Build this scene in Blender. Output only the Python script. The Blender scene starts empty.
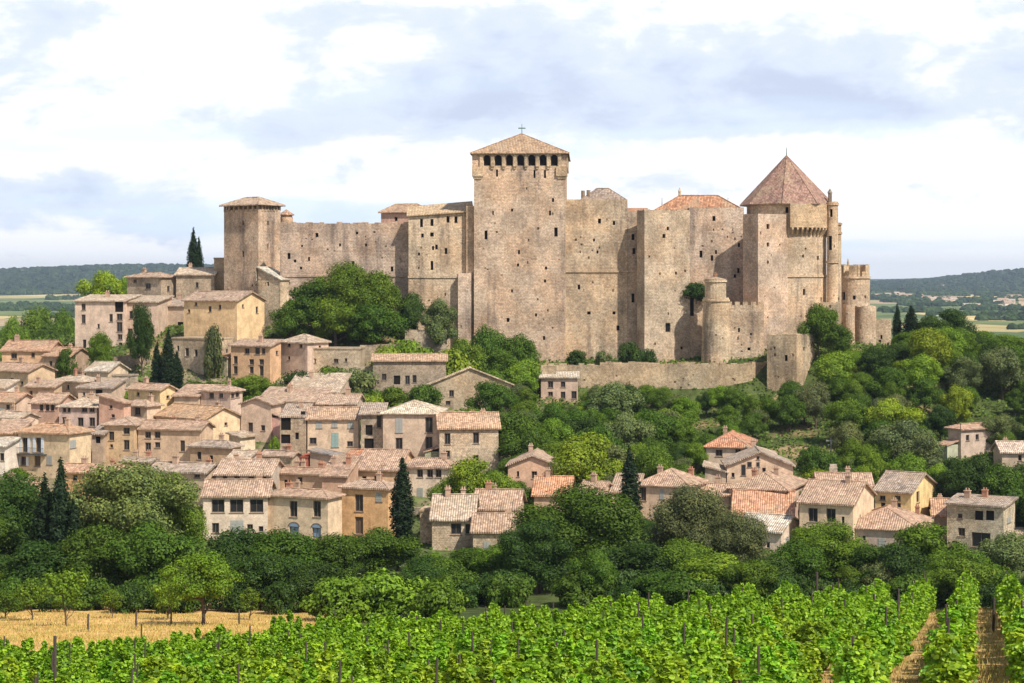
import bpy, bmesh, math, random
import numpy as np
from mathutils import Vector, Matrix, noise
random.seed(7); RNG = np.random.default_rng(7)
S = bpy.context.scene; C = S.collection
F, CX, HY = 1800.0, 512.0, 283.0          # focal length in pixels, picture centre, eye-level row

# ---------------------------------------------------------------- camera
cd = bpy.data.cameras.new('camera'); cam = bpy.data.objects.new('camera', cd); C.objects.link(cam)
cd.sensor_width = 36; cd.lens = F / 1024 * 36; cd.shift_y = -(341.5 - HY) / 1024
cd.clip_start = 0.5; cd.clip_end = 60000
cam.location = (0, 0, 0); cam.rotation_euler = (math.radians(90), 0, 0)
S.camera = cam
# ---------------------------------------------------------------- sun and sky
SAZ, SEL = math.radians(43), math.radians(50)     # azimuth right of the direction behind the camera
sv = Vector((math.sin(SAZ) * math.cos(SEL), -math.cos(SAZ) * math.cos(SEL), math.sin(SEL)))
ld = bpy.data.lights.new('sun', 'SUN'); lo = bpy.data.objects.new('sun', ld); C.objects.link(lo)
ld.energy = 4.8; ld.angle = math.radians(0.9); ld.color = (1.0, 0.94, 0.84)
lo.rotation_euler = (-sv).to_track_quat('-Z', 'Y').to_euler(); lo.location = sv * 900
S.view_settings.view_transform = 'Standard'; S.view_settings.look = 'None'
S.view_settings.gamma = 1; S.view_settings.exposure = 0.34
S.render.engine = 'CYCLES'
S.cycles.max_bounces = 6; S.cycles.diffuse_bounces = 3; S.cycles.transmission_bounces = 3
S.cycles.volume_bounces = 0; S.cycles.transparent_max_bounces = 4

class NT:
    def __init__(s, tree): s.t = tree; s.n = tree.nodes; s.l = tree.links
    def node(s, typ, **kw):
        n = s.n.new(typ)
        for k, v in kw.items(): setattr(n, k, v)
        return n
    def put(s, sock, v):
        if isinstance(v, bpy.types.NodeSocket): s.l.new(v, sock)
        elif v is not None:
            if sock.type == 'RGBA' and not isinstance(v, (int, float)) and len(v) == 3: v = (*v, 1)
            sock.default_value = v
    def m(s, op, a, b=None, c=None, clamp=False):
        n = s.node('ShaderNodeMath', operation=op); n.use_clamp = clamp
        s.put(n.inputs[0], a)
        if b is not None: s.put(n.inputs[1], b)
        if c is not None: s.put(n.inputs[2], c)
        return n.outputs[0]
    def mix(s, f, a, b, mode='MIX'):
        n = s.node('ShaderNodeMix', data_type='RGBA', blend_type=mode)
        s.put(n.inputs[0], f); s.put(n.inputs[6], a); s.put(n.inputs[7], b)
        return n.outputs[2]
    def noise(s, vec, scale, detail=4, rough=0.55, dim='3D', dist=0.0):
        n = s.node('ShaderNodeTexNoise', noise_dimensions=dim)
        s.put(n.inputs['Vector'], vec); n.inputs['Scale'].default_value = scale
        n.inputs['Detail'].default_value = detail; n.inputs['Roughness'].default_value = rough
        n.inputs['Distortion'].default_value = dist
        return n.outputs[0]
    def ramp(s, v, lo, hi, a=0.0, b=1.0):
        n = s.node('ShaderNodeMapRange', interpolation_type='SMOOTHSTEP')
        s.put(n.inputs[0], v); n.inputs[1].default_value = lo; n.inputs[2].default_value = hi
        n.inputs[3].default_value = a; n.inputs[4].default_value = b
        return n.outputs[0]
    def vec(s, x, y, z=0.0):
        n = s.node('ShaderNodeCombineXYZ'); s.put(n.inputs[0], x); s.put(n.inputs[1], y); s.put(n.inputs[2], z)
        return n.outputs[0]
    def sep(s, v):
        n = s.node('ShaderNodeSeparateXYZ'); s.put(n.inputs[0], v); return n.outputs
    def vm(s, op, a, b):
        n = s.node('ShaderNodeVectorMath', operation=op); s.put(n.inputs[0], a); s.put(n.inputs[1], b)
        return n.outputs[0]

wd = bpy.data.worlds.new('World'); S.world = wd; wd.use_nodes = True
w = NT(wd.node_tree); w.n.clear()
out = w.node('ShaderNodeOutputWorld'); bg = w.node('ShaderNodeBackground')
sky = w.node('ShaderNodeTexSky', sky_type='NISHITA'); sky.sun_disc = False
sky.sun_elevation = SEL; sky.sun_rotation = math.pi - SAZ
sky.air_density = 1.0; sky.dust_density = 0.6
d = w.sep(w.node('ShaderNodeTexCoord').outputs['Generated'])
yy = w.m('MAXIMUM', w.m('ABSOLUTE', d[1]), 0.15)
ax = w.m('DIVIDE', d[0], yy); az = w.m('DIVIDE', d[2], yy)      # direction as slopes
den = w.m('ADD', w.m('MAXIMUM', d[2], 0.0), 0.10)
qx = w.m('DIVIDE', d[0], den); qy = w.m('DIVIDE', d[1], den)
Q = w.vec(qx, w.m('MULTIPLY', qy, 0.9), 0.3)
n1 = w.noise(Q, 1.5, 9, 0.56, dist=0.35)
n2 = w.noise(w.vec(w.m('MULTIPLY', ax, 11.0), w.m('MULTIPLY', az, 24.0), 1.7), 1.0, 9, 0.52, dist=0.25)
n4 = w.noise(w.vec(w.m('MULTIPLY', ax, 24.0), w.m('MULTIPLY', az, 44.0), 4.1), 1.0, 7, 0.60, dist=0.3)
nn = w.m('ADD', w.m('ADD', w.m('MULTIPLY', n1, 0.3), w.m('MULTIPLY', n2, 0.55)), w.m('ADD', w.m('MULTIPLY', n4, 0.55), -0.20))
# broad cloud masses: (column, row, half width, half height, weight) of the shaded undersides (+) and bright tops (-)
acc = 0.0
for px, py, rx, ry, wt in [(700, 100, 220, 34, .17), (880, 92, 160, 42, .12), (560, 60, 160, 40, .10), (80, 195, 130, 17, .17), (360, 235, 260, 9, .05),
                           (60, 12, 130, 18, .08), (40, 85, 60, 24, .07), (300, 130, 90, 20, .10), (430, 115, 70, 28, .10), (980, 190, 90, 7, .03), (250, 30, 110, 20, .05),
                           (960, 40, 90, 25, .06), (200, 75, 120, 30, -.10), (720, 22, 180, 18, -.08), (930, 160, 170, 14, -.12), (640, 165, 90, 22, -.10),
                           (420, 190, 120, 20, -.07), (960, 245, 130, 28, -.10), (110, 150, 130, 20, -.08), (180, 262, 220, 8, -.04)]:
    gx = w.m('DIVIDE', w.m('SUBTRACT', ax, (px - CX) / F), rx / F)
    gy = w.m('DIVIDE', w.m('SUBTRACT', az, (HY - py) / F), ry / F)
    r2 = w.m('ADD', w.m('MULTIPLY', gx, gx), w.m('MULTIPLY', gy, gy))
    g = w.m('MULTIPLY', w.m('POWER', 2.718, w.m('MULTIPLY', r2, -0.7)), wt)
    acc = g if isinstance(acc, float) else w.m('ADD', acc, g)
front = w.ramp(d[1], 0.2, 0.6)
shade = w.m('ADD', nn, w.m('MULTIPLY', acc, front))
sf = w.ramp(shade, 0.46, 0.61)
cloud = w.mix(sf, (9.3, 9.35, 9.5), (6.6, 7.3, 8.6))
cloud = w.mix(w.ramp(shade, 0.60, 0.82), cloud, (5.2, 5.9, 7.4))
n3 = w.noise(w.vec(w.m('MULTIPLY', ax, 5.0), w.m('MULTIPLY', az, 40.0), 5.2), 1.0, 6, 0.5)
hole = w.m('MULTIPLY', w.ramp(n3, 0.50, 0.66), w.ramp(d[2], 0.16, 0.02))   # thin blue gaps low down
blue = w.mix(0.6, (6.8, 8.0, 9.6), w.mix(1.0, sky.outputs[0], (1.0, 1.0, 1.0), 'MULTIPLY'))
lowc = w.mix(w.m('MULTIPLY', hole, 0.8), cloud, (6.9, 8.1, 9.7))
hi = w.ramp(d[2], 0.22, 0.55)                                           # overhead the cover breaks up
up = w.mix(w.ramp(n1, 0.47, 0.68), sky.outputs[0], cloud)
col = w.mix(hi, lowc, up)
w.put(bg.inputs[0], col); bg.inputs[1].default_value = 0.1
w.l.new(bg.outputs[0], out.inputs[0])

# ---------------------------------------------------------------- materials
def mat(name, rough=0.9, spec=0.2):
    m = bpy.data.materials.new(name); m.use_nodes = True
    t = NT(m.node_tree); b = t.n['Principled BSDF']
    b.inputs['Roughness'].default_value = rough; b.inputs['Specular IOR Level'].default_value = spec
    return m, t, b
def bump(t, b, h, strength=0.5, dist=0.05):
    n = t.node('ShaderNodeBump'); n.inputs['Strength'].default_value = strength; n.inputs['Distance'].default_value = dist
    t.put(n.inputs['Height'], h); t.l.new(n.outputs[0], b.inputs['Normal'])
def objcol(t): return t.node('ShaderNodeObjectInfo').outputs['Color']
def uv(t): return t.node('ShaderNodeTexCoord').outputs['UV']
def pos(t): return t.node('ShaderNodeNewGeometry').outputs['Position']
def mul(t, c, f):            # colour times a value
    return t.vm('MULTIPLY', c, t.vec(f, f, f))

def stone_mat(name, bw, bh, contrast, streak):
    m, t, b = mat(name, 0.95, 0.1)
    U = uv(t); P = pos(t)
    wob = t.vm('ADD', U, mul(t, t.node('ShaderNodeTexNoise').outputs[1], 0.0))
    br = t.node('ShaderNodeTexBrick'); t.put(br.inputs['Vector'], wob)
    br.inputs['Scale'].default_value = 1.0; br.inputs['Brick Width'].default_value = bw; br.inputs['Row Height'].default_value = bh
    br.inputs['Mortar Size'].default_value = 0.035; br.inputs['Bias'].default_value = -0.1
    br.inputs['Color1'].default_value = (1.13, 1.1, 1.06, 1); br.inputs['Color2'].default_value = (0.74, 0.74, 0.76, 1)
    br.inputs['Mortar'].default_value = (0.62, 0.6, 0.57, 1)
    c = t.mix(t.m('MULTIPLY', t.ramp(t.noise(P, 0.5, 5, 0.7), 0.35, 0.65, 0.35, 1.0), contrast), (1, 1, 1), br.outputs[0])
    fine = t.noise(P, 2.4, 7, 0.8)
    mid = t.noise(P, 0.2, 6, 0.65)
    px = t.sep(P)
    st = t.noise(t.vec(px[0], px[1], t.m('MULTIPLY', px[2], 0.14)), 0.33, 6, 0.66)
    c = mul(t, c, t.ramp(fine, 0.30, 0.70, 0.58, 1.32))
    c = mul(t, c, t.ramp(mid, 0.34, 0.66, 0.72, 1.18))
    c = t.mix(t.m('MULTIPLY', t.ramp(st, 0.50, 0.70), streak), c, t.vm('MULTIPLY', c, (0.42, 0.43, 0.48)))
    c = t.mix(t.ramp(t.noise(t.vm('ADD', P, (9, 4, 2)), 1.5, 4, 0.7), 0.62, 0.72, 0, .5), c, t.vm('MULTIPLY', c, (0.42, 0.38, 0.36)))
    c = t.vm('MULTIPLY', c, (1.11, 1.11, 1.01))
    hue = t.noise(P, 0.12, 4, 0.6)
    c = t.mix(t.ramp(hue, 0.42, 0.62), c, t.vm('MULTIPLY', c, (1.05, 0.97, 0.90)))
    c = t.vm('MULTIPLY', objcol(t), c)
    t.put(b.inputs['Base Color'], c)
    bump(t, b, t.m('ADD', t.m('MULTIPLY', fine, 0.7), t.m('MULTIPLY', br.outputs['Fac'], -0.35)), 0.7, 0.25)
    return m
M = {}
M['stone'] = stone_mat('castle_stone', 0.58, 0.3, 0.8, 0.85)
M['rubble'] = stone_mat('rubble_stone', 0.38, 0.24, 0.8, 0.6)

m, t, b = mat('plaster', 0.93, 0.1)
P = pos(t); px = t.sep(P)
c = mul(t, t.vm('MULTIPLY', objcol(t), (1.06, .99, .93)), t.ramp(t.noise(P, 0.6, 6, 0.7), 0.3, 0.7, 0.74, 1.12))
st = t.noise(t.vec(px[0], px[1], t.m('MULTIPLY', px[2], 0.2)), 0.9, 5, 0.6)
c = t.mix(t.m('MULTIPLY', t.ramp(st, 0.52, 0.72), 0.6), c, t.vm('MULTIPLY', c, (0.62, 0.6, 0.6)))
fi = t.noise(P, 4.0, 4, 0.7)
c = mul(t, c, t.ramp(fi, 0.3, 0.7, 0.84, 1.1))
t.put(b.inputs['Base Color'], c); bump(t, b, fi, 0.3, 0.05)
M['plaster'] = m

m, t, b = mat('clay_tiles', 0.9, 0.15)
U = uv(t); s = t.sep(U)
tu = t.m('MULTIPLY', s[0], 1 / 0.32); tv = t.m('MULTIPLY', s[1], 1 / 0.42)
wn = t.node('ShaderNodeTexWhiteNoise', noise_dimensions='2D'); t.put(wn.inputs['Vector'], t.vec(t.m('FLOOR', tu), t.m('FLOOR', tv)))
c = t.mix(wn.outputs[0], t.vm('MULTIPLY', objcol(t), (0.66, 0.62, 0.60)), t.vm('MULTIPLY', objcol(t), (1.22, 1.25, 1.28)))
P = pos(t)
pn = t.noise(P, 0.45, 5, 0.7)
c = t.mix(t.ramp(pn, 0.48, 0.68), c, t.vm('MULTIPLY', c, (0.70, 0.74, 0.80)))
pn2 = t.noise(t.vm('ADD', P, (31, 7, 3)), 0.3, 5, 0.7)
c = t.mix(t.ramp(pn2, 0.46, 0.66, 0.0, 0.75), c, (0.44, 0.31, 0.21))
fl = t.m('ABSOLUTE', t.m('SINE', t.m('MULTIPLY', tu, math.pi)))
c = mul(t, c, t.ramp(fl, 0.0, 0.55, 0.78, 1.04)); c = mul(t, t.vm('MULTIPLY', c, (.92, .95, .93)), t.ramp(t.noise(P, 1.7, 5, 0.75), 0.3, 0.7, 0.66, 1.25))
t.put(b.inputs['Base Color'], c)
bump(t, b, t.m('ADD', fl, t.m('MULTIPLY', t.m('FRACT', tv), -0.25)), 0.8, 0.12)
M['tiles'] = m

def leaf_mat(name, sat=1.0, trans=0.14):
    m = bpy.data.materials.new(name); m.use_nodes = True; t = NT(m.node_tree); t.n.clear()
    o = t.node('ShaderNodeOutputMaterial'); g = t.node('ShaderNodeNewGeometry'); r = g.outputs['Random Per Island']
    oc = objcol(t); vn = name == 'vine_leaves'; tc = t.node('ShaderNodeTexCoord').outputs['Object']
    c = t.mix(r, t.vm('MULTIPLY', oc, (0.36, 0.46, 0.6) if vn else (0.58, 0.62, 0.65)), t.vm('MULTIPLY', oc, (1.85, 1.6, 1.5) if vn else (1.42, 1.32, 1.1)))
    cl = t.noise(tc, 0.55, 3, 0.6)
    c = t.mix(t.ramp(cl, 0.4, 0.62), t.vm('MULTIPLY', c, (0.85, 0.9, 0.9)), t.vm('MULTIPLY', c, (1.12, 1.08, 0.95)))
    df = t.node('ShaderNodeBsdfDiffuse'); t.put(df.inputs[0], c)
    tr = t.node('ShaderNodeBsdfTranslucent'); t.put(tr.inputs[0], t.vm('MULTIPLY', c, (1.25, 1.2, 0.5)))
    gl = t.node('ShaderNodeBsdfGlossy'); gl.inputs['Roughness'].default_value = .42; gl.inputs[0].default_value = (1, 1, 1, 1)
    m0 = t.node('ShaderNodeMixShader'); m0.inputs[0].default_value = .018 if name == 'vine_leaves' else .008
    t.l.new(df.outputs[0], m0.inputs[1]); t.l.new(gl.outputs[0], m0.inputs[2])
    mx = t.node('ShaderNodeMixShader'); mx.inputs[0].default_value = trans
    t.l.new(m0.outputs[0], mx.inputs[1]); t.l.new(tr.outputs[0], mx.inputs[2])
    t.l.new(mx.outputs[0], o.inputs[0])
    return m
M['leaf'] = leaf_mat('tree_leaves'); M['vine'] = leaf_mat('vine_leaves', trans=0.3)

def flat(name, col, rough=0.85, spec=0.2, var=0.15, sc=3.0, metal=0.0):
    m, t, b = mat(name, rough, spec)
    n = t.noise(pos(t), sc, 4, 0.6)
    t.put(b.inputs['Base Color'], t.mix(n, tuple(x * (1 - var) for x in col), tuple(min(1, x * (1 + var)) for x in col)))
    b.inputs['Metallic'].default_value = metal
    M[name] = m
    return m
flat('bark', (0.10, 0.075, 0.055), 0.95, 0.1, 0.4, 6)
flat('dark_glass', (0.022, 0.022, 0.024), 0.25, 0.4, 0.3)
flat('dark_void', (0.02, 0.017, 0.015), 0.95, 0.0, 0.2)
flat('frame_wood', (0.17, 0.13, 0.10), 0.8, 0.2, 0.2)
flat('brown_shutter', (0.13, 0.085, 0.06), 0.7, 0.2, 0.2)
flat('grey_shutter', (0.32, 0.32, 0.29), 0.7, 0.2, 0.15)
flat('blue_shutter', (0.22, 0.30, 0.40), 0.6, 0.2, 0.15)
flat('green_shutter', (0.24, 0.33, 0.30), 0.6, 0.2, 0.15)
flat('white_shutter', (0.62, 0.66, 0.70), 0.6, 0.2, 0.1)
flat('iron', (0.05, 0.055, 0.055), 0.6, 0.4, 0.2)
flat('verdigris', (0.10, 0.17, 0.13), 0.7, 0.3, 0.2)
flat('post_wood', (0.075, 0.06, 0.05), 0.95, 0.1, 0.4, 8)
flat('canvas', (0.7, 0.68, 0.64), 0.8, 0.2, 0.1)

# ---------------------------------------------------------------- terrain
PXS = [-600, -100, 60, 200, 350, 500, 650, 800, 900, 1000, 1150, 1700]
def pl(D): return [-(a + .138 * D) for a in (6.1, 6.0, 5.75, 5.45, 5.2, 4.9, 4.6, 4.3, 4.1, 3.9, 3.8, 3.6)]
TAB = [(0, pl(0)), (45, pl(45)), (72, [z - d for z, d in zip(pl(72), (.4, .4, .35, .25, .15, .1, 0, 0, 0, 0, 0, 0))]), (90, [z - d for z, d in zip(pl(90), (1.5, 1.5, 1.2, .8, .4, .2, 0, 0, 0, 0, 0, 0))]),
 (110, [-22, -22, -22, -22, -21.5, -21.5, -21, -21, -21, -21, -21, -21]),
 (150, [-28.5] * 8 + [-29] * 4), (190, [-34.2] * 12), (230, [-36] * 7 + [-37] * 5),
 (255, [-36] * 7 + [-38, -38.5, -38.5, -38.5, -38.5]),
 (280, [-33, -32, -31, -31.5, -31.5, -32, -33, -34.3, -34.5, -34.5, -34.5, -36]),
 (310, [-30, -26, -25.3, -25.5, -26, -27, -28, -28, -27, -27, -28, -34]),
 (340, [-28, -21, -19.3, -19.5, -20.5, -23, -25.2, -23, -18, -21, -25, -36]),
 (352, [-27, -20, -17, -15.5, -16, -21.5, -24, -21.3, -15, -18.5, -24, -37]),
 (358, [-27, -19, -15, -12.5, -11.5, -16.7, -16.6, -14.7, -14, -16.5, -23, -37]),
 (372, [-27, -19, -13.5, -9, -8.5, -15, -15.5, -12, -13.3, -16, -23, -38]),
 (400, [-30, -22, -12, -3, -3, -7, -8, -8, -13, -16, -24, -40]),
 (440, [-34, -28, -16, -4, -3, -4, -5, -8, -14, -22, -30, -42]),
 (520, [-42, -38, -30, -20, -16, -16, -18, -24, -29, -33, -38, -44]),
 (650, [-45] * 12), (3000, [-43.5] * 12), (5000, [-31] * 4 + [-32] * 8), (20000, [-31] * 12)]
TD = np.array([r[0] for r in TAB], float); TZ = np.array([r[1] for r in TAB], float)
HP = [-2000, 0, 100, 200, 400, 700, 871, 920, 960, 990, 1024, 1200, 3000]
HZ = [70, 44, 54, 55, 50, 20, -2, 4, 18, 32, 42, 60, 70]
def sstep(a, b, x):
    x = min(1, max(0, (x - a) / (b - a))); return x * x * (3 - 2 * x)
def H(X, Y):
    D = max(Y, 0.0); p = CX + F * X / max(Y, 40.0)
    p = min(1700, max(-600, p))
    i = int(np.searchsorted(TD, D, 'right')) - 1; i = min(i, len(TD) - 2); f = (D - TD[i]) / (TD[i + 1] - TD[i])
    j = 0
    while j < len(PXS) - 2 and PXS[j + 1] < p: j += 1
    g = (p - PXS[j]) / (PXS[j + 1] - PXS[j]); g = g * g * (3 - 2 * g)
    z = (TZ[i, j] * (1 - g) + TZ[i, j + 1] * g) * (1 - f) + (TZ[i + 1, j] * (1 - g) + TZ[i + 1, j + 1] * g) * f
    if Y > 100: z += 0.5 * noise.noise(Vector((X * .06, Y * .06, 0))) * min(1, (Y - 100) / 60)
    else: z += 0.12 * noise.noise(Vector((X * .3, Y * .3, 0)))
    if D > 4300:
        q = CX + F * X / Y
        top = float(np.interp(q, HP, HZ)) + 31 + 7 * noise.noise(Vector((X * .0012, 3, 0))) + 3 * noise.noise(Vector((X * .004, Y * .004, 0)))
        z += top * sstep(4900, 6700, D) * (1 - 0.5 * sstep(7200, 9500, D))
    if D > 9500: z += 75 * sstep(9500, 11500, D) * (0.75 + 0.35 * noise.noise(Vector((X * .0006, 0, 0))))
    return z
def W(px, py, D): return Vector(((px - CX) * D / F, D, (HY - py) * D / F))
def solveD(px, py, h=0.0, d0=228, d1=430):
    """depth at which the ground lies h metres below the point seen at (px, py)"""
    best = None
    for k in range(int((d1 - d0) * 2)):
        D = d0 + k * .5; p = W(px, py, D); e = p.z - H(p.x, p.y) - h
        if best is None or abs(e) < best[0]: best = (abs(e), D)
        if e >= 0 and k > 0 and pe < 0: return D
        pe = e
    return best[1]
def axis(lo, hi, a, b, st, gr):
    v = list(np.arange(a, b + .01, st)); s = st; x = b
    while x < hi: s = max(st, gr * (x - b) + st); x += s; v.append(min(x, hi))
    x = a
    while x > lo: s = max(st, gr * (a - x) + st); x -= s; v.insert(0, max(x, lo))
    return v
def mesh_np(name, V, Fc, mtl, uvs=None, smooth=False):
    me = bpy.data.meshes.new(name); me.from_pydata(V if isinstance(V, list) else V.tolist(), [], Fc if isinstance(Fc, list) else Fc.tolist())
    if mtl: me.materials.append(mtl)
    if uvs is not None:
        l = me.uv_layers.new(name='UVMap'); l.data.foreach_set('uv', np.asarray(uvs, dtype=np.float32).ravel())
    if smooth: me.polygons.foreach_set('use_smooth', [True] * len(me.polygons))
    me.update(); return me
def link(name, me, parent=None, col=None):
    o = bpy.data.objects.new(name, me); C.objects.link(o)
    if parent: o.parent = parent
    if col: o.color = (*col[:3], 1)
    return o
def tag(o, label=None, cat=None, group=None, kind=None):
    for k, v in (('label', label), ('category', cat), ('group', group), ('kind', kind)):
        if v: o[k] = v
    return o
def thing(name, label, cat, loc, rz=0, group=None):
    o = bpy.data.objects.new(name, None); C.objects.link(o); o.location = loc; o.rotation_euler = (0, 0, rz)
    o.empty_display_size = .5
    return tag(o, label, cat, group)

XS = axis(-12500, 12500, -140, 140, 2.5, .035); YS = axis(-300, 13500, 30, 460, 2.5, .022)
nx = len(XS); V = []; colr = []
for y in YS:
    for x in XS:
        V.append((x, y, H(x, y)))
        p = CX + F * x / max(y, 1); q = noise.noise(Vector((x * .09, y * .09, 5)))
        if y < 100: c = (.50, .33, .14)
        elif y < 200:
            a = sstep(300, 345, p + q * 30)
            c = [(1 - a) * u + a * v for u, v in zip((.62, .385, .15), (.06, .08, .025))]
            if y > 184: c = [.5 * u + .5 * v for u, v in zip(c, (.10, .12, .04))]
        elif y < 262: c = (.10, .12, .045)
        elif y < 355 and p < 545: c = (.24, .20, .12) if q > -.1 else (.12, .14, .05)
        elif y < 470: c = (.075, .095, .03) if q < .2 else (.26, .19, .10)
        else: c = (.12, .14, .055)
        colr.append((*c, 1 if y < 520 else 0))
faces = [(j * nx + i, j * nx + i + 1, (j + 1) * nx + i + 1, (j + 1) * nx + i) for j in range(len(YS) - 1) for i in range(nx - 1)]
m, t, b = mat('ground_cover', 1.0, 0.05)
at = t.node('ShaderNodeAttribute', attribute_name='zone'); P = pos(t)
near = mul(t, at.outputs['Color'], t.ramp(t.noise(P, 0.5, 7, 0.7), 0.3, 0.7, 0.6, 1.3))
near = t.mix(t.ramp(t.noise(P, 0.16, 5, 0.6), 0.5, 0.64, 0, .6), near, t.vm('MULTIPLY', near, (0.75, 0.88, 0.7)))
sp = t.sep(P)
vo = t.node('ShaderNodeTexVoronoi', distance='MINKOWSKI'); vo.inputs['Exponent'].default_value = 4; t.put(vo.inputs['Vector'], t.vec(t.m('MULTIPLY', sp[0], 1 / 110), t.m('MULTIPLY', sp[1], 1 / 330))); vo.inputs['Scale'].default_value = 1
hs = t.sep(vo.outputs['Color'])
r = t.node('ShaderNodeValToRGB'); t.put(r.inputs[0], hs[0]); e = r.color_ramp; e.interpolation = 'CONSTANT'
e.elements[0].color = (.13, .16, .06, 1); e.elements[1].position = .22; e.elements[1].color = (.38, .31, .14, 1)
for ps, cc in ((.38, (.09, .13, .05)), (.55, (.48, .38, .17)), (.68, (.15, .18, .07)), (.82, (.38, .28, .17)), (.9, (.08, .12, .045))):
    el = e.elements.new(ps); el.color = (*cc, 1)
fieldc = mul(t, r.outputs[0], t.ramp(t.noise(P, 0.01, 6, 0.7), 0.3, 0.7, 0.75, 1.25))
hillc = t.mix(t.noise(P, 0.02, 5, 0.7), (.02, .038, .016), (.06, .085, .03))
isw = t.ramp(sp[1], 4850, 5100)
far = t.mix(isw, fieldc, hillc)
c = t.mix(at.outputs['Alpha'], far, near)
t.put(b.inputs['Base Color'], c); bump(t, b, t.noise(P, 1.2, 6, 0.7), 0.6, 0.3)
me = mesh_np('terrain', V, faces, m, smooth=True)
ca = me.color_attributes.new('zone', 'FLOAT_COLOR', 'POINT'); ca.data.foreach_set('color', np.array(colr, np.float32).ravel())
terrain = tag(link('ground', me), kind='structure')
# ---------------------------------------------------------------- mesh building
class B:
    def __init__(s): s.v = []; s.f = []; s.u = []
    def poly(s, pts, uvs=None):
        n = len(s.v); s.v += [tuple(p) for p in pts]; s.f.append(tuple(range(n, n + len(pts))))
        if uvs is None:
            a = Vector(pts[0]); e1 = (Vector(pts[1]) - a); L = e1.length or 1; e1 = e1 / L
            nrm = (Vector(pts[1]) - a).cross(Vector(pts[2]) - a); nrm = nrm.normalized() if nrm.length > 1e-9 else Vector((0, 0, 1))
            e2 = nrm.cross(e1); uvs = [((Vector(p) - a).dot(e1), (Vector(p) - a).dot(e2)) for p in pts]
        s.u += [tuple(q) for q in uvs]
    def box(s, x0, x1, y0, y1, z0, z1, bottom=True):
        s.poly([(x0, y0, z0), (x1, y0, z0), (x1, y0, z1), (x0, y0, z1)], [(x0, z0), (x1, z0), (x1, z1), (x0, z1)])
        s.poly([(x1, y0, z0), (x1, y1, z0), (x1, y1, z1), (x1, y0, z1)], [(y0, z0), (y1, z0), (y1, z1), (y0, z1)])
        s.poly([(x1, y1, z0), (x0, y1, z0), (x0, y1, z1), (x1, y1, z1)], [(x1, z0), (x0, z0), (x0, z1), (x1, z1)])
        s.poly([(x0, y1, z0), (x0, y0, z0), (x0, y0, z1), (x0, y1, z1)], [(y1, z0), (y0, z0), (y0, z1), (y1, z1)])
        s.poly([(x0, y0, z1), (x1, y0, z1), (x1, y1, z1), (x0, y1, z1)], [(x0, y0), (x1, y0), (x1, y1), (x0, y1)])
        if bottom: s.poly([(x0, y1, z0), (x1, y1, z0), (x1, y0, z0), (x0, y0, z0)])
    def tube(s, p0, p1, r0, r1=None, n=8, caps=True):
        r1 = r0 if r1 is None else r1; p0 = Vector(p0); p1 = Vector(p1); d = (p1 - p0).normalized()
        a = d.orthogonal().normalized(); b_ = d.cross(a)
        R0 = [p0 + (a * math.cos(t) + b_ * math.sin(t)) * r0 for t in [2 * math.pi * k / n for k in range(n)]]
        R1 = [p1 + (a * math.cos(t) + b_ * math.sin(t)) * r1 for t in [2 * math.pi * k / n for k in range(n)]]
        L = (p1 - p0).length
        for k in range(n):
            q = (k + 1) % n; w_ = 2 * math.pi * max(r0, r1) / n
            s.poly([R0[k], R0[q], R1[q], R1[k]], [(k * w_, 0), (k * w_ + w_, 0), (k * w_ + w_, L), (k * w_, L)])
        if caps:
            if r1 > .01: s.poly(R1)
            if r0 > .01: s.poly(R0[::-1])
    def build(s, name, m, parent=None, col=None):
        return link(name, mesh_np(name, s.v, s.f, m, s.u), parent, col)

def panel(b, f, u0, u1, z0, z1, ops=(), us=(), dep=.3, back=False):
    """a wall sheet f(u, z, depth) with real openings cut in it, their reveals turned inward"""
    ops = [(max(a, u0 + .02), min(c, u1 - .02), max(e, z0 + .02), min(g, z1 - .02)) for a, c, e, g in ops]
    ops = [o for o in ops if o[1] > o[0] and o[3] > o[2]]
    U = sorted(set([u0, u1, *us] + [o[0] for o in ops] + [o[1] for o in ops]))
    Z = sorted(set([z0, z1] + [o[2] for o in ops] + [o[3] for o in ops]))
    for i in range(len(U) - 1):
        a, c = U[i], U[i + 1]; mu = (a + c) / 2
        run = None
        for k in range(len(Z) - 1):
            e, g = Z[k], Z[k + 1]; mz = (e + g) / 2
            hole = any(o[0] < mu < o[1] and o[2] < mz < o[3] for o in ops)
            if hole:
                if run is not None:
                    b.poly([f(a, run, 0), f(c, run, 0), f(c, e, 0), f(a, e, 0)], [(a, run), (c, run), (c, e), (a, e)]); run = None
            elif run is None: run = e
        if run is not None: b.poly([f(a, run, 0), f(c, run, 0), f(c, z1, 0), f(a, z1, 0)], [(a, run), (c, run), (c, z1), (a, z1)])
    for a, c, e, g in ops:
        b.poly([f(a, e, dep), f(a, g, dep), f(a, g, 0), f(a, e, 0)]); b.poly([f(c, e, 0), f(c, g, 0), f(c, g, dep), f(c, e, dep)])
        b.poly([f(a, e, 0), f(c, e, 0), f(c, e, dep), f(a, e, dep)]); b.poly([f(a, g, dep), f(c, g, dep), f(c, g, 0), f(a, g, 0)])
        if back: b.poly([f(a, e, dep), f(c, e, dep), f(c, g, dep), f(a, g, dep)])

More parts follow.
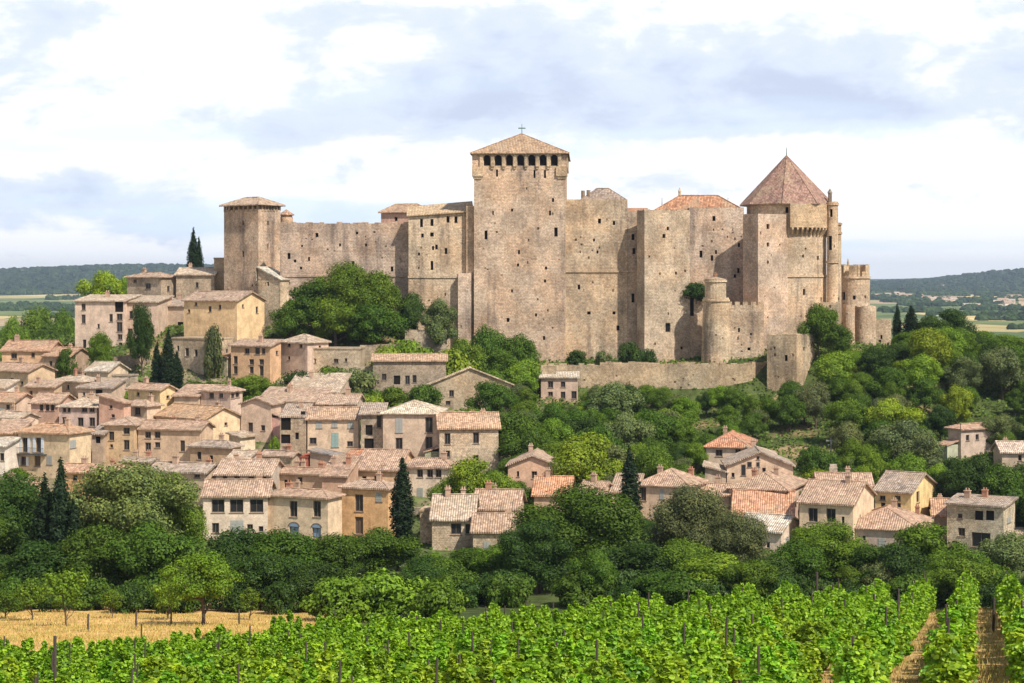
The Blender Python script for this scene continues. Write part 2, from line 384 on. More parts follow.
VIS = []            # (x0, x1, y0, y1, depth) picture rectangles that trees of the fill must leave free
class Frame:
    """a building's ground frame: front face a..b, side face b..c (yaw > 0) or side a..b, front b..c (yaw < 0)"""
    def __init__(s, a, b, c, D, yaw, dflt=7.0, cap=False):
        th = math.radians(yaw); s.ef = Vector((math.cos(th), -math.sin(th), 0)); s.es = Vector((math.sin(th), math.cos(th), 0)); s.th = th
        P = Vector(((b - CX) / F * D, D, 0)) if yaw >= 0 or a == b else Vector(((b - CX) / F * D, D, 0))
        def t(px, e):
            k = (px - CX) / F; return (k * P.y - P.x) / (e.x - k * e.y)
        if yaw < 0 and c - b < 3:
            s.w = abs(t(a, s.ef)); s.d = dflt; s.FL = P - s.ef * s.w
        elif yaw >= 0:
            s.w = abs(t(a, s.ef)); s.d = min(60, abs(t(c, s.es))) if c != b else dflt; s.FL = P - s.ef * s.w
        else:
            s.w = abs(t(c, s.ef)); s.d = min(60, abs(t(a, s.es))) if a != b else dflt; s.FL = P.copy()
        s.yaw = yaw; s.D = D
        if dflt < 16 and cap: s.d = min(s.d, 13) if c - b > 6 and yaw > 0 else (min(s.d, 13) if yaw < 0 and c - b >= 3 else dflt)
        s.ctr = s.FL + s.ef * s.w / 2 + s.es * s.d / 2
    def hit(s, face, px, py):
        """local (u, z) on a face for a picture point; face 'f' front, 'r' right side, 'l' left side"""
        k = (px - CX) / F
        if face == 'f': O, e, n = s.FL, s.ef, s.es
        elif face == 'r': O, e, n = s.FL + s.ef * s.w, s.es, s.ef
        else: O, e, n = s.FL, s.es, s.ef
        D = O.dot(n) / (Vector((k, 1, 0)).dot(n)); p = Vector((k * D, D, 0))
        return (p - O).dot(e), (HY - py) * D / F
    def base(s, top=False):
        zs = [H(*(s.FL + s.ef * s.w * i + s.es * s.d * j).xy) for i in (0, .5, 1) for j in (0, .5, 1)]
        return max(zs) if top else min(zs)
    def f(s, face, zoff=0):
        w, d = s.w / 2, s.d / 2
        return {'f': lambda u, z, e: (u - w, -d + e, z), 'r': lambda u, z, e: (w - e, u - d, z),
                'l': lambda u, z, e: (-w + e, u - d, z), 'b': lambda u, z, e: (u - w, d - e, z)}[face]

SHUT = {'o': 'brown_shutter', 'g': 'grey_shutter', 'u': 'blue_shutter', 'n': 'green_shutter', 'w': 'white_shutter'}
def add_window(parent, fr, face, u0, u1, z0, z1, style, rec=.22, proud=False):
    f = fr.f(face); e0 = -0.03 if not proud else -0.06; w_ = u1 - u0; h_ = z1 - z0
    fw = min(.12, w_ * .12)
    kind = 'door' if style in ('D', 'A', 'U') else 'window'
    b = B()
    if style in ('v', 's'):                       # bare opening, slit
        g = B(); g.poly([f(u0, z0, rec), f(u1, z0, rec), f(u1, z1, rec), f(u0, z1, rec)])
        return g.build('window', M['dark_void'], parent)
    q = rec - .05 if not proud else -.03
    def bar(a, c, e, g, dd0, dd1):
        P = [f(a, e, dd0), f(c, e, dd0), f(c, g, dd0), f(a, g, dd0)]; Q = [f(a, e, dd1), f(c, e, dd1), f(c, g, dd1), f(a, g, dd1)]
        b.poly(P)
        for i in range(4): b.poly([P[(i + 1) % 4], P[i], Q[i], Q[(i + 1) % 4]])
    bar(u0, u0 + fw, z0, z1, q, q + .05); bar(u1 - fw, u1, z0, z1, q, q + .05)
    bar(u0 + fw, u1 - fw, z0, z0 + fw, q, q + .05); bar(u0 + fw, u1 - fw, z1 - fw, z1, q, q + .05)
    if w_ > .8: bar((u0 + u1) / 2 - .03, (u0 + u1) / 2 + .03, z0 + fw, z1 - fw, q, q + .05)
    bar(u0 - .1, u1 + .1, z0 - .12, z0 - .005, -.07, .0)     # sill
    if style in ('A', 'U'):                     # stone arch over the door
        n = 8; R = w_ / 2 + .02; cu = (u0 + u1) / 2
        for i in range(n):
            a0, a1 = math.pi * i / n, math.pi * (i + 1) / n
            P = [(cu + math.cos(a) * r, z1 + math.sin(a) * r * .7) for a, r in ((a0, R), (a1, R), (a1, R + .18), (a0, R + .18))]
            b.poly([f(x, z, -.06) for x, z in P])
    wn = b.build(kind, M['frame_wood'], parent)
    g = B(); qq = q + .06 if not proud else -.02
    g.poly([f(u0, z0, qq), f(u1, z0, qq), f(u1, z1, qq), f(u0, z1, qq)])
    if style in ('A', 'U'):
        n = 8; R = w_ / 2; cu = (u0 + u1) / 2
        g.poly([f(cu + math.cos(math.pi * i / n) * R, z1 + math.sin(math.pi * i / n) * R * .7, -.03) for i in range(n + 1)])
    cm = 'blue_shutter' if style in ('A', 'U') else 'brown_shutter' if style == 'D' else 'dark_glass'
    g.build('door_leaf' if kind == 'door' else 'pane', M[cm], wn)
    if len(style) == 2:                          # 'x?' open shutters beside, 'c?' closed over the opening
        cmn = M[SHUT[style[1]]]
        if style[0] == 'x': spans = [(u0 - w_ * .52, u0 - .03), (u1 + .03, u1 + w_ * .52)]; dd = -.09
        else: spans = [(u0, (u0 + u1) / 2 - .015), ((u0 + u1) / 2 + .015, u1)]; dd = -.05
        for a, c in spans:
            b = B(); P = [f(a, z0, dd), f(c, z0, dd), f(c, z1, dd), f(a, z1, dd)]; Q = [f(a, z0, dd + .06), f(c, z0, dd + .06), f(c, z1, dd + .06), f(a, z1, dd + .06)]
            b.poly(P)
            for i in range(4): b.poly([P[(i + 1) % 4], P[i], Q[i], Q[(i + 1) % 4]])
            for k in range(1, 4):                # battens
                zz = z0 + h_ * k / 4; b.poly([f(a + .05, zz - .04, dd - .02), f(c - .05, zz - .04, dd - .02), f(c - .05, zz + .04, dd - .02), f(a + .05, zz + .04, dd - .02)])
            b.build('shutter', cmn, wn)
    return wn

def slab(b, P, th=.16):
    """P: 4 or 3 top points; thin tile sheet with uv running up the slope"""
    P = [Vector(p) for p in P]; e1 = (P[1] - P[0]).normalized(); n = e1.cross((P[2] - P[0])).normalized(); e2 = n.cross(e1)
    uvs = [((p - P[0]).dot(e1), (p - P[0]).dot(e2)) for p in P]
    b.poly(P, uvs); Q = [p - Vector((0, 0, th)) for p in P]; b.poly(Q[::-1])
    for i in range(len(P)):
        j = (i + 1) % len(P); b.poly([P[j], P[i], Q[i], Q[j]])
def slabs(b, P, th=.16, nu=4, nv=2, jit=.09):
    """tile sheet split into cells with a little sag so old roofs are not dead flat"""
    P = [Vector(p) for p in P]
    if len(P) == 3: slab(b, P, th); return
    e1 = (P[1] - P[0]).normalized(); n = e1.cross((P[2] - P[0])).normalized(); e2 = n.cross(e1)
    nu = max(1, int((P[1] - P[0]).length / 2)); nv = max(1, int((P[3] - P[0]).length / 2.0))
    G = {}
    for i in range(nu + 1):
        for j in range(nv + 1):
            s_, t_ = i / nu, j / nv
            p = (P[0] * (1 - s_) + P[1] * s_) * (1 - t_) + (P[3] * (1 - s_) + P[2] * s_) * t_
            inn = (0 < i < nu) or (0 < j < nv)
            G[i, j] = p + Vector((0, 0, random.uniform(-jit, jit * .4) if inn else 0))
    for i in range(nu):
        for j in range(nv):
            q = [G[i, j], G[i + 1, j], G[i + 1, j + 1], G[i, j + 1]]
            b.poly(q, [((p - P[0]).dot(e1), (p - P[0]).dot(e2)) for p in q])
    Q = [p - Vector((0, 0, th + jit)) for p in P]; b.poly(Q[::-1])
    for i in range(4):
        j = (i + 1) % 4; b.poly([P[j], P[i], Q[i], Q[j]])

def roof_mesh(b, w, d, z, kind, pitch, o=.42):
    """roof over a w x d footprint centred on the origin, eaves at z; returns height function"""
    x0, x1, y0, y1 = -w / 2 - o, w / 2 + o, -d / 2 - o, d / 2 + o
    zz = z + .17 - o * pitch; R = .11
    if kind == 'hip' or kind == 'pyr':
        hw, hd = w / 2 + o, d / 2 + o; s_ = min(hw, hd); r = s_ * pitch
        if hw >= hd: A, Bq = (-(hw - s_), 0, zz + r), (hw - s_, 0, zz + r)
        else: A, Bq = (0, -(hd - s_), zz + r), (0, hd - s_, zz + r)
        c = [(x0, y0, zz), (x1, y0, zz), (x1, y1, zz), (x0, y1, zz)]
        if abs(hw - hd) < .05:
            T = (0, 0, zz + r)
            for i in range(4): slab(b, [c[i], c[(i + 1) % 4], T])
            for q in c: b.tube(q, T, R, R, 6)
        elif hw > hd:
            slabs(b, [c[0], c[1], Bq, A]); slabs(b, [c[2], c[3], A, Bq]); slab(b, [c[1], c[2], Bq]); slab(b, [c[3], c[0], A])
            for q, T in ((c[0], A), (c[3], A), (c[1], Bq), (c[2], Bq), (A, Bq)): b.tube(q, T, R, R, 6)
        else:
            slab(b, [c[0], c[1], A]); slab(b, [c[2], c[3], Bq]); slabs(b, [c[1], c[2], Bq, A]); slabs(b, [c[3], c[0], A, Bq])
            for q, T in ((c[0], A), (c[1], A), (c[2], Bq), (c[3], Bq), (A, Bq)): b.tube(q, T, R, R, 6)
        return lambda x, y: zz + pitch * min(hw - abs(x), hd - abs(y))
    if kind == 'gx':
        r = (d / 2 + o) * pitch
        slabs(b, [(x0, y0, zz), (x1, y0, zz), (x1, 0, zz + r), (x0, 0, zz + r)]); slabs(b, [(x1, y1, zz), (x0, y1, zz), (x0, 0, zz + r), (x1, 0, zz + r)])
        b.tube((x0, 0, zz + r), (x1, 0, zz + r), R, R, 6)
        return lambda x, y: zz + pitch * (d / 2 + o - abs(y))
    if kind == 'gy':
        r = (w / 2 + o) * pitch
        slabs(b, [(x1, y0, zz), (x1, y1, zz), (0, y1, zz + r), (0, y0, zz + r)]); slabs(b, [(x0, y1, zz), (x0, y0, zz), (0, y0, zz + r), (0, y1, zz + r)])
        b.tube((0, y0, zz + r), (0, y1, zz + r), R, R, 6)
        return lambda x, y: zz + pitch * (w / 2 + o - abs(x))
    if kind == 'sh':                              # slopes down to the front
        r = (d + 2 * o) * pitch
        slabs(b, [(x0, y0, zz), (x1, y0, zz), (x1, y1, zz + r), (x0, y1, zz + r)])
        return lambda x, y: zz + pitch * (y - y0)
    if kind == 'shr':                             # slopes down to the right
        r = (w + 2 * o) * pitch
        slabs(b, [(x1, y0, zz), (x1, y1, zz), (x0, y1, zz + r), (x0, y0, zz + r)])
        return lambda x, y: zz + pitch * (x1 - x)
    b.box(x0 + o - .1, x1 - o + .1, y0 + o - .1, y1 - o + .1, z - .1, z + .2)
    return lambda x, y: z + .2

def house(name, label, cat, a, b_, c, ye, h=5.5, yaw=25, roof='hip', pitch=.34, wc=(.5, .4, .3), rc=(.42, .24, .15), wins=(), D=None,
          ch=1, dflt=7.0, vb=None, wm='plaster', group=None, extra=None, o=.42):
    D = D or solveD(b_, ye, h)
    fr = Frame(a, b_, c, D, yaw, dflt, cap=True); zb = fr.base() - .6
    ze = (HY - ye) * D / F; hh = ze - zb
    root = thing(name, label, cat, (fr.ctr.x, fr.ctr.y, zb), -fr.th, group)
    side = 'r' if fr.w * 0 + (fr.ctr.x < 0 or yaw > 0) else 'l'
    ops = {'f': [], 'r': [], 'l': [], 'b': []}; lst = []
    for wn in wins:
        face, px, py, wp, hp, st = wn; wp *= 1.18; hp *= 1.12
        u0, za = fr.hit(face, px - wp / 2, py + hp / 2); u1, zt = fr.hit(face, px + wp / 2, py - hp / 2)
        if u0 > u1: u0, u1 = u1, u0
        L = fr.w if face == 'f' else fr.d
        za -= zb; zt -= zb; u0 = max(.15, u0); u1 = min(L - .15, u1)
        if u1 - u0 < .3: continue
        za = max(.6, za)
        if zt - za < .3: continue
        proud = zt > hh - .1
        if not proud: ops[face].append((u0, u1, za, zt))
        lst.append((face, u0, u1, za, zt, st, proud))
    if yaw > 0 and fr.d > 4 and c - b_ > 8 and not any(q[0] == 'r' for q in wins) and cat == 'house':
        for k in range(random.choice((1, 2, 2))):
            u = fr.d * (.3 + .38 * k) + random.uniform(-.4, .4); z = hh - random.uniform(1.7, 2.2); ww = random.uniform(.55, .85); h2 = random.uniform(.8, 1.3)
            if z - h2 > .6: ops['r'].append((u, u + ww, z - h2, z)); lst.append(('r', u, u + ww, z - h2, z, random.choice(('d', 'd', 'cg', 'o')), False))
    nf = sum(q[0] == 'f' for q in wins)
    if nf < 2 and fr.w > 5.5 and cat == 'house' and hh > 3.6:
        for k in range(3 if fr.w > 8 else 2):
            u = fr.w * (.16 + .3 * k) + random.uniform(-.3, .5); z = hh - random.uniform(.9, 1.5); ww = random.uniform(.6, .9); h2 = random.uniform(.9, 1.3)
            if u + ww < fr.w - .3 and z - h2 > .6 and all(u > q[1] + .3 or u + ww < q[0] - .3 for q in ops['f']): ops['f'].append((u, u + ww, z - h2, z)); lst.append(('f', u, u + ww, z - h2, z, random.choice(('d', 'd', 'cg', 'o', 'v')), False))
    wb = B(); w, d = fr.w, fr.d; ext = {}
    rise = {'gx': d / 2 * pitch, 'gy': w / 2 * pitch, 'sh': d * pitch, 'shr': w * pitch}.get(roof, 0)
    for fc, L in (('f', w), ('r', d), ('b', w), ('l', d)):
        f = fr.f(fc); panel(wb, f, 0, L, 0, hh, ops[fc], dep=.22)
        if (roof == 'gx' and fc in 'rl') or (roof == 'gy' and fc in 'fb'):
            wb.poly([f(0, hh, 0), f(L, hh, 0), f(L / 2, hh + rise, 0)], [(0, hh), (L, hh), (L / 2, hh + rise)])
        if roof == 'sh' and fc in 'rl': wb.poly([f(0, hh, 0), f(L, hh, 0), f(L, hh + rise, 0)], [(0, hh), (L, hh), (L, hh + rise)])
        if roof == 'sh' and fc == 'b': wb.poly([f(0, hh, 0), f(L, hh, 0), f(L, hh + rise, 0), f(0, hh + rise, 0)])
        if roof == 'shr' and fc in 'fb': wb.poly([f(0, hh, 0), f(L, hh, 0), f(0, hh + rise, 0)], [(0, hh), (L, hh), (0, hh + rise)])
        if roof == 'shr' and fc == 'l': wb.poly([f(0, hh, 0), f(L, hh, 0), f(L, hh + rise, 0), f(0, hh + rise, 0)])
    wb.build('wall', M[wm], root, wc)
    rb = B(); v = random.uniform(.92, 1.08)
    hf = roof_mesh(rb, w, d, hh, roof, pitch, o)
    if roof == 'flat': rf = rb.build('roof', M[wm], root, tuple(x * .9 for x in wc))
    else: rf = rb.build('roof', M['tiles'], root, tuple(x * v for x in rc))
    for k in range(ch):
        cx = random.uniform(-.35, .35) * w; cy = random.uniform(-.05, .35) * d; s_ = random.uniform(.28, .42)
        zc = hf(cx, cy); cb = B(); cb.box(cx - s_, cx + s_, cy - s_ * .8, cy + s_ * .8, zc - .5, zc + .9)
        cb.box(cx - s_ - .08, cx + s_ + .08, cy - s_ * .8 - .08, cy + s_ * .8 + .08, zc + .9, zc + 1.02)
        if k == 0 and random.random() < .4:
            ab = B(); ax_, ay_ = cx + s_ + .15, cy; ab.tube((ax_, ay_, zc - .3), (ax_, ay_, zc + 2.3), .03, .025, 5); ab.tube((ax_ - .45, ay_, zc + 2.1), (ax_ + .45, ay_, zc + 2.1), .02, .02, 4); ab.tube((ax_ - .3, ay_, zc + 1.8), (ax_ + .3, ay_, zc + 1.8), .02, .02, 4); ab.build('aerial', M['iron'], rf)
        for q in (-.5, .5): cb.tube((cx + q * s_, cy, zc + 1.02), (cx + q * s_, cy, zc + 1.35), .12, .1, 6)
        cb.build('chimney', M['plaster'], rf, (.45, .33, .25) if k % 2 == 0 else (.4, .22, .15))
    if cat == 'house' and name == 'village_house' and random.random() < .45 and hh > 4.5 and w > 5 and a > 0:
        sd = -1 if (yaw < 8 or random.random() < .4) else 1                  # low lean-to wing against one side
        lw = random.uniform(1.8, 3.0); y0 = random.uniform(-.45, -.1) * d; y1 = min(d / 2, y0 + random.uniform(3, 5)); h1 = hh * random.uniform(.48, .68)
        xa, xb = sorted((sd * (w / 2 + .003), sd * (w / 2 + lw))); wg = B(); wg.box(xa, xb, y0, y1, 0, h1); wo = wg.build('side_wing', M[wm], root, tuple(x * random.uniform(.8, 1.1) for x in wc))
        rg = B(); xo = sd * (w / 2 + lw + .25); xi = sd * (w / 2 + .004); P = [(xo, y0 - .2, h1 + .02), (xo, y1 + .2, h1 + .02), (xi, y1 + .2, h1 + .75), (xi, y0 - .2, h1 + .75)]
        slabs(rg, P if sd > 0 else P[::-1][2:] + P[::-1][:2], jit=.02); rg.build('roof', M['tiles'], wo, tuple(x * v for x in rc))
    for face, u0, u1, za, zt, st, proud in lst: add_window(root, fr, face, u0, u1, za, zt, st, proud=proud)
    VIS.append((a - 1, c + 1, ye - 10, vb if vb else ye + h * F / D * .8, D))
    root['hh'] = hh; del root['hh']
    if hh > h + 4 or hh < 2.5: print('HEIGHT', name, label[:40], round(hh, 1), 'D', round(D))
    return root, fr, hh

def sites(): pass
# ---------------------------------------------------------------- the castle
ST = (.55, .43, .325)
CB = Vector((0, 385, -12)); castle = thing('castle', 'huge tan stone medieval castle with towers and curtain walls crowning the hill', 'castle', CB)
def gy(px, D): return HY - H((px - CX) * D / F, D) * F / D - 14
def holes(n, u0, u1, z0, z1, s=.34):
    return [(u, u + s * random.uniform(.5, 1.3), z, z + s * random.uniform(.5, 1.8)) for u, z in ((random.uniform(u0, u1), random.uniform(z0, z1)) for _ in range(n))]
def ragged(b, f, L, z, th=.6, hgt=.35, step=1.1, gap=.25):
    """uneven weathered top course of loose blocks"""
    u = 0
    while u < L - .3:
        s = min(random.uniform(.5, 1.5) * step, L - u)
        if random.random() > gap:
            g = random.uniform(.1, hgt); P = [f(u, z - .02, .02), f(u + s, z - .02, .02), f(u + s, z - .02, th), f(u, z - .02, th)]
            Q = [(p[0], p[1], p[2] + g) for p in P]
            b.poly(Q)
            for i in range(4): b.poly([P[i], P[(i + 1) % 4], Q[(i + 1) % 4], Q[i]])
        u += s
def local(o, fr, zb):      # place a castle part in its own frame
    o.location = Vector((fr.ctr.x, fr.ctr.y, zb)) - CB; o.rotation_euler = (0, 0, -fr.th)
def cbox(name, a, b_, c, yt, D, yaw, dflt=8, yb=None, wins=(), nh=10, col=ST, rag=False, parapet=False, ledges=(), m='stone', label=None, zb=None, open_top=None, roofp=None):
    fr = Frame(a, b_, c, D, yaw, dflt); zt = (HY - yt) * D / F
    zb = zb if zb is not None else fr.base() - 1.5
    if yb: zb = (HY - yb) * D / F
    hh = zt - zb; ops = {k: [] for k in 'frlb'}; lst = []
    for face, px, py, wp, hp, st in wins:
        u0, z0 = fr.hit(face, px - wp / 2, py + hp / 2); u1, z1 = fr.hit(face, px + wp / 2, py - hp / 2)
        if u0 > u1: u0, u1 = u1, u0
        ops[face].append((u0, u1, z0 - zb, z1 - zb)); lst.append((face, u0, u1, z0 - zb, z1 - zb, st))
    v_ = random.uniform(.92, 1.07); col = (col[0] * v_, col[1] * v_ * random.uniform(.985, 1.02), col[2] * v_ * random.uniform(.94, 1.06))
    wb = B()
    for fc, L in (('f', fr.w), ('r', fr.d), ('b', fr.w), ('l', fr.d)):
        hs = []
        if fc != 'b':
            for q in holes(int(nh * L / 7), .5, L - .5, hh * .15, hh * .93):
                if all(q[1] < o[0] - .2 or q[0] > o[1] + .2 or q[3] < o[2] - .2 or q[2] > o[3] + .2 for o in ops[fc]) and all(abs((q[2]) - ((HY - ly) * D / F - zb)) > .6 for ly in ledges): hs.append(q)
        f = fr.f(fc)
        # holes are shallow cells with their own back, the windows get a pane object
        panel(wb, f, 0, L, 0, hh, ops[fc] + hs, dep=.45)
        for q in hs:
            n0 = len(wb.f); wb.poly([f(q[0], q[2], .45), f(q[1], q[2], .45), f(q[1], q[3], .45), f(q[0], q[3], .45)])
        if rag and fc != 'b': ragged(wb, f, L, hh)
        for ly in ledges:
            zl = (HY - ly) * D / F - zb
            P = [f(-.1, zl - .2, -.18), f(L + .1, zl - .2, -.18), f(L + .1, zl + .2, -.18), f(-.1, zl + .2, -.18)]; Q = [f(-.1, zl - .25, .02), f(L + .1, zl - .25, .02), f(L + .1, zl + .25, .02), f(-.1, zl + .25, .02)]
            wb.poly(P)
            for i in range(4): wb.poly([P[(i + 1) % 4], P[i], Q[i], Q[(i + 1) % 4]])
    w, d = fr.w / 2, fr.d / 2
    wb.poly([(-w, -d, hh - .4), (w, -d, hh - .4), (w, d, hh - .4), (-w, d, hh - .4)])
    o = wb.build(name, M[m], castle, col); local(o, fr, zb)
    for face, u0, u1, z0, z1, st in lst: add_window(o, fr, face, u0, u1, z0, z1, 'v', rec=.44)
    VIS.append((a, c, yt, gy(b_, D) if yb is None else yb, D))
    return o, fr, hh, zb
def croof(o, fr, hh, kind, pitch, rc, ov=.5, dz=0, name='roof'):
    rb = B(); roof_mesh(rb, fr.w, fr.d, hh + dz, kind, pitch, ov); r = rb.build(name, M['tiles'], o, rc); return r
def cyl(name, cx, r_px, yt, D, yb=None, wins=(), nh=8, col=ST, taper=0, m='stone', rag=False, band=None, ledges=(), seg=36, zb=None):
    """round tower: centre column, radius in pixels, D = depth of the axis"""
    r = r_px * D / F; X = (cx - CX) * D / F; Dn = D - r
    zt = (HY - yt) * Dn / F; zb = zb if zb is not None else ((HY - yb) * Dn / F if yb else H(X, Dn) - 2); hh = zt - zb
    ops = []; lst = []
    for px, py, wp, hp in wins:
        s_ = max(-.97, min(.97, (px - cx) / r_px)); ph = math.asin(s_); Dl = D - r * math.cos(ph)
        uw = wp * Dl / F / max(.35, math.cos(ph)); u = ph * r; z = (HY - py) * Dl / F - zb; h2 = hp * Dl / F / 2
        ops.append((u - uw / 2, u + uw / 2, z - h2, z + h2))
    L0, L1 = -math.pi * r, math.pi * r
    def f(u, z, e):
        q = u / r; rr = r + taper * (1 - z / hh) - e; return (rr * math.sin(q), -rr * math.cos(q), z)
    hs = [q for q in holes(nh, -1.4 * r, 1.4 * r, hh * .15, hh * .92) if all(q[1] < o[0] - .2 or q[0] > o[1] + .2 or q[3] < o[2] - .2 or q[2] > o[3] + .2 for o in ops)]
    b = B(); panel(b, f, L0, L1, 0, hh, ops + hs, us=[L0 + (L1 - L0) * k / seg for k in range(1, seg)], dep=.45)
    for q in hs: b.poly([f(q[0], q[2], .45), f(q[1], q[2], .45), f(q[1], q[3], .45), f(q[0], q[3], .45)])
    b.poly([f(L0 + (L1 - L0) * k / seg, hh - .3, 0) for k in range(seg)])
    if rag: ragged(b, f, L1 - L0, hh)
    for ly in ledges:
        zl = (HY - ly) * Dn / F - zb
        for k in range(seg):
            a0, a1 = L0 + (L1 - L0) * k / seg, L0 + (L1 - L0) * (k + 1) / seg
            b.poly([f(a0, zl - .22, -.2), f(a1, zl - .22, -.2), f(a1, zl + .2, -.2), f(a0, zl + .2, -.2)])
            b.poly([f(a0, zl + .2, -.2), f(a1, zl + .2, -.2), f(a1, zl + .22, .02), f(a0, zl + .22, .02)])
            b.poly([f(a0, zl - .25, .02), f(a1, zl - .25, .02), f(a1, zl - .22, -.2), f(a0, zl - .22, -.2)])
    o = b.build(name, M[m], castle, col); o.location = Vector((X, D, zb)) - CB
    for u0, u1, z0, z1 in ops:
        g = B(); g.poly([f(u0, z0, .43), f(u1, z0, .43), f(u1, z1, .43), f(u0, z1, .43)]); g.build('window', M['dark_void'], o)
    VIS.append((cx - r_px, cx + r_px, yt, gy(cx, D - r) if yb is None else yb, D))
    return o, r, hh, zb
def cone(o, r, hh, over, rise, rc, seg=8, rot=0, name='roof'):
    b = B(); R = r + over; T = Vector((0, 0, hh + rise)); ring = [Vector((R * math.sin(rot + 2 * math.pi * k / seg), -R * math.cos(rot + 2 * math.pi * k / seg), hh - .05)) for k in range(seg)]
    for k in range(seg):
        slab(b, [ring[k], ring[(k + 1) % seg], T], .2)
        if seg <= 10: b.tube(ring[k], T, .12, .06, 5)
    return b.build(name, M['tiles'], o, rc)
def finial(o, p, h, cross=False):
    b = B(); b.tube(p, (p[0], p[1], p[2] + h), .11, .05, 6)
    b.tube((p[0], p[1], p[2] + h * .25), (p[0], p[1], p[2] + h * .38), .22, .1, 6)
    if cross:
        b.box(p[0] - h * .26, p[0] + h * .26, p[1] - .07, p[1] + .07, p[2] + h * .66, p[2] + h * .74)
    return b.build('cross' if cross else 'finial', M['verdigris'], o)
RG = (.47, .30, .19); RO = (.52, .27, .155); RP = (.34, .21, .17)

# keep
o, fr, hh, zb = cbox('keep_tower', 474, 565.5, 567, 152, 364.5, 2.5, dflt=17, nh=9, zb=-19, col=(0.561, 0.429, 0.336),
    wins=[('f', 486, 235, 3, 9, 's'), ('f', 556, 232, 3.4, 9, 's'), ('f', 497, 173, 2, 7, 's'), ('f', 534.5, 174, 2, 8, 's'), ('f', 545, 174, 2, 8, 's'), ('f', 553, 200, 2, 4, 's'), ('f', 550, 213, 2, 5, 's'),
          ('f', 493, 213, 1.5, 4, 's'), ('f', 519, 252, 2, 4, 's'), ('f', 518, 265, 2.2, 3, 's'), ('f', 546, 268, 2.2, 3, 's'), ('f', 545, 281, 2.2, 3, 's'), ('f', 508, 320, 3, 4, 's'), ('f', 544, 338, 2.2, 4, 's'), ('f', 512, 291, 2, 3, 's'), ('f', 536, 315, 2, 3, 's'), ('f', 512, 210, 2, 3, 's')]
         + [('f', 487 + k * 11.2, 160, 6.6, 11.5, 's') for k in range(7)])
croof(o, fr, hh, 'pyr', .47, RG, ov=.75)
finial(o, (0, 0, hh + (fr.w / 2 + .75) * .47 - .9), 2.9, cross=True)
b = B()                                                          # machicolated gallery: corner brackets and little arches
w, d = fr.w / 2, fr.d / 2
for sx in (-1, 1):
    for sy in (-1,):
        x0 = sx * w; y0 = sy * d
        b.box(min(x0 + sx * .38, x0 - sx * 1.9), max(x0 + sx * .38, x0 - sx * 1.9), y0 - .38, y0 - .003, hh - 4.9, hh - 2.95)
        b.box(min(x0 + sx * .38, x0 + sx * .003), max(x0 + sx * .38, x0 + sx * .003), y0 - .003, y0 + 1.9, hh - 4.9, hh - 2.95)
        b.box(min(x0 + sx * .2, x0 - sx * 1.6), max(x0 + sx * .2, x0 - sx * 1.6), y0 - .2, y0 - .004, hh - 5.4, hh - 4.9)
for k in range(8):
    u = fr.hit('f', 481.4 + k * 11.2, 160)[0] - w
    b.box(u - .33, u + .33, -d - .38, -d - .002, hh - 2.95, hh - .55)
    b.box(u - .22, u + .22, -d - .24, -d - .003, hh - 3.4, hh - 2.95)
b.box(-w - .38, w + .38, -d - .4, -d - .002, hh - .55, hh - .12)
b.box(w + .002, w + .38, -d - .002, d, hh - 2.95, hh - .12); b.box(-w - .38, -w - .002, -d - .002, d, hh - 2.95, hh - .12)
for k in range(7):                                               # arch heads
    u = fr.hit('f', 487 + k * 11.2, 160)[0] - w; R = .70
    for i in range(6):
        a0, a1 = math.pi * i / 6, math.pi * (i + 1) / 6
        p0 = (u + R * math.cos(a0), hh - 1.25 + R * math.sin(a0)); p1 = (u + R * math.cos(a1), hh - 1.25 + R * math.sin(a1))
        b.poly([(p1[0], -d - .3, p1[1]), (p0[0], -d - .3, p0[1]), (p0[0], -d - .3, hh - .5), (p1[0], -d - .3, hh - .5)])
b.build('gallery', M['stone'], o, (.50, .385, .285))

# left square tower
o, fr, hh, zb = cbox('square_tower', 224, 258.5, 280.5, 209, 377, 38, nh=5, zb=-6, col=(0.545, 0.413, 0.325),
    wins=[('f', 243, 254, 1.8, 6, 's'), ('f', 243, 223, 1.6, 4, 's'), ('r', 268, 223, 1.6, 4, 's'), ('r', 268, 246, 1.4, 5, 's')] + [('f', 227 + 4.5 * k, 206, 2.6, 4, 's') for k in range(0)])
# open gallery under its roof
b = B(); w, d = fr.w / 2, fr.d / 2
for k in range(8):
    u = -w + .25 + k * (2 * w - .5) / 7; b.box(u - .22, u + .22, -d - .12, -d + .3, hh - .4, hh + 1.15); b.box(u - .22, u + .22, d - .3, d + .12, hh - .4, hh + 1.15)
for k in range(1, 7):
    u = -d + .25 + k * (2 * d - .5) / 7; b.box(w - .3, w + .12, u - .22, u + .22, hh - .4, hh + 1.15); b.box(-w - .12, -w + .3, u - .22, u + .22, hh - .4, hh + 1.15)
b.box(-w + 1.2, w - 1.2, -d + 1.2, d - 1.2, hh - .38, hh + 1.1)
b.build('gallery', M['stone'], o, (.45, .34, .25))
r_ = croof(o, fr, hh, 'pyr', .44, (.50, .35, .25), ov=.75, dz=1.15)
cyl('turret', 286.5, 6.5, 217, 386, zb=2, nh=0, col=(0.545, 0.396, 0.302))
o2 = bpy.context.scene.collection.objects[-1]
o, r, hh, zb = cyl('turret', 286.5, 5.8, 214, 389, zb=3, nh=0, col=(0.545, 0.396, 0.302)); cone(o, r, hh, .45, 1.1, (.5, .30, .2), 12)
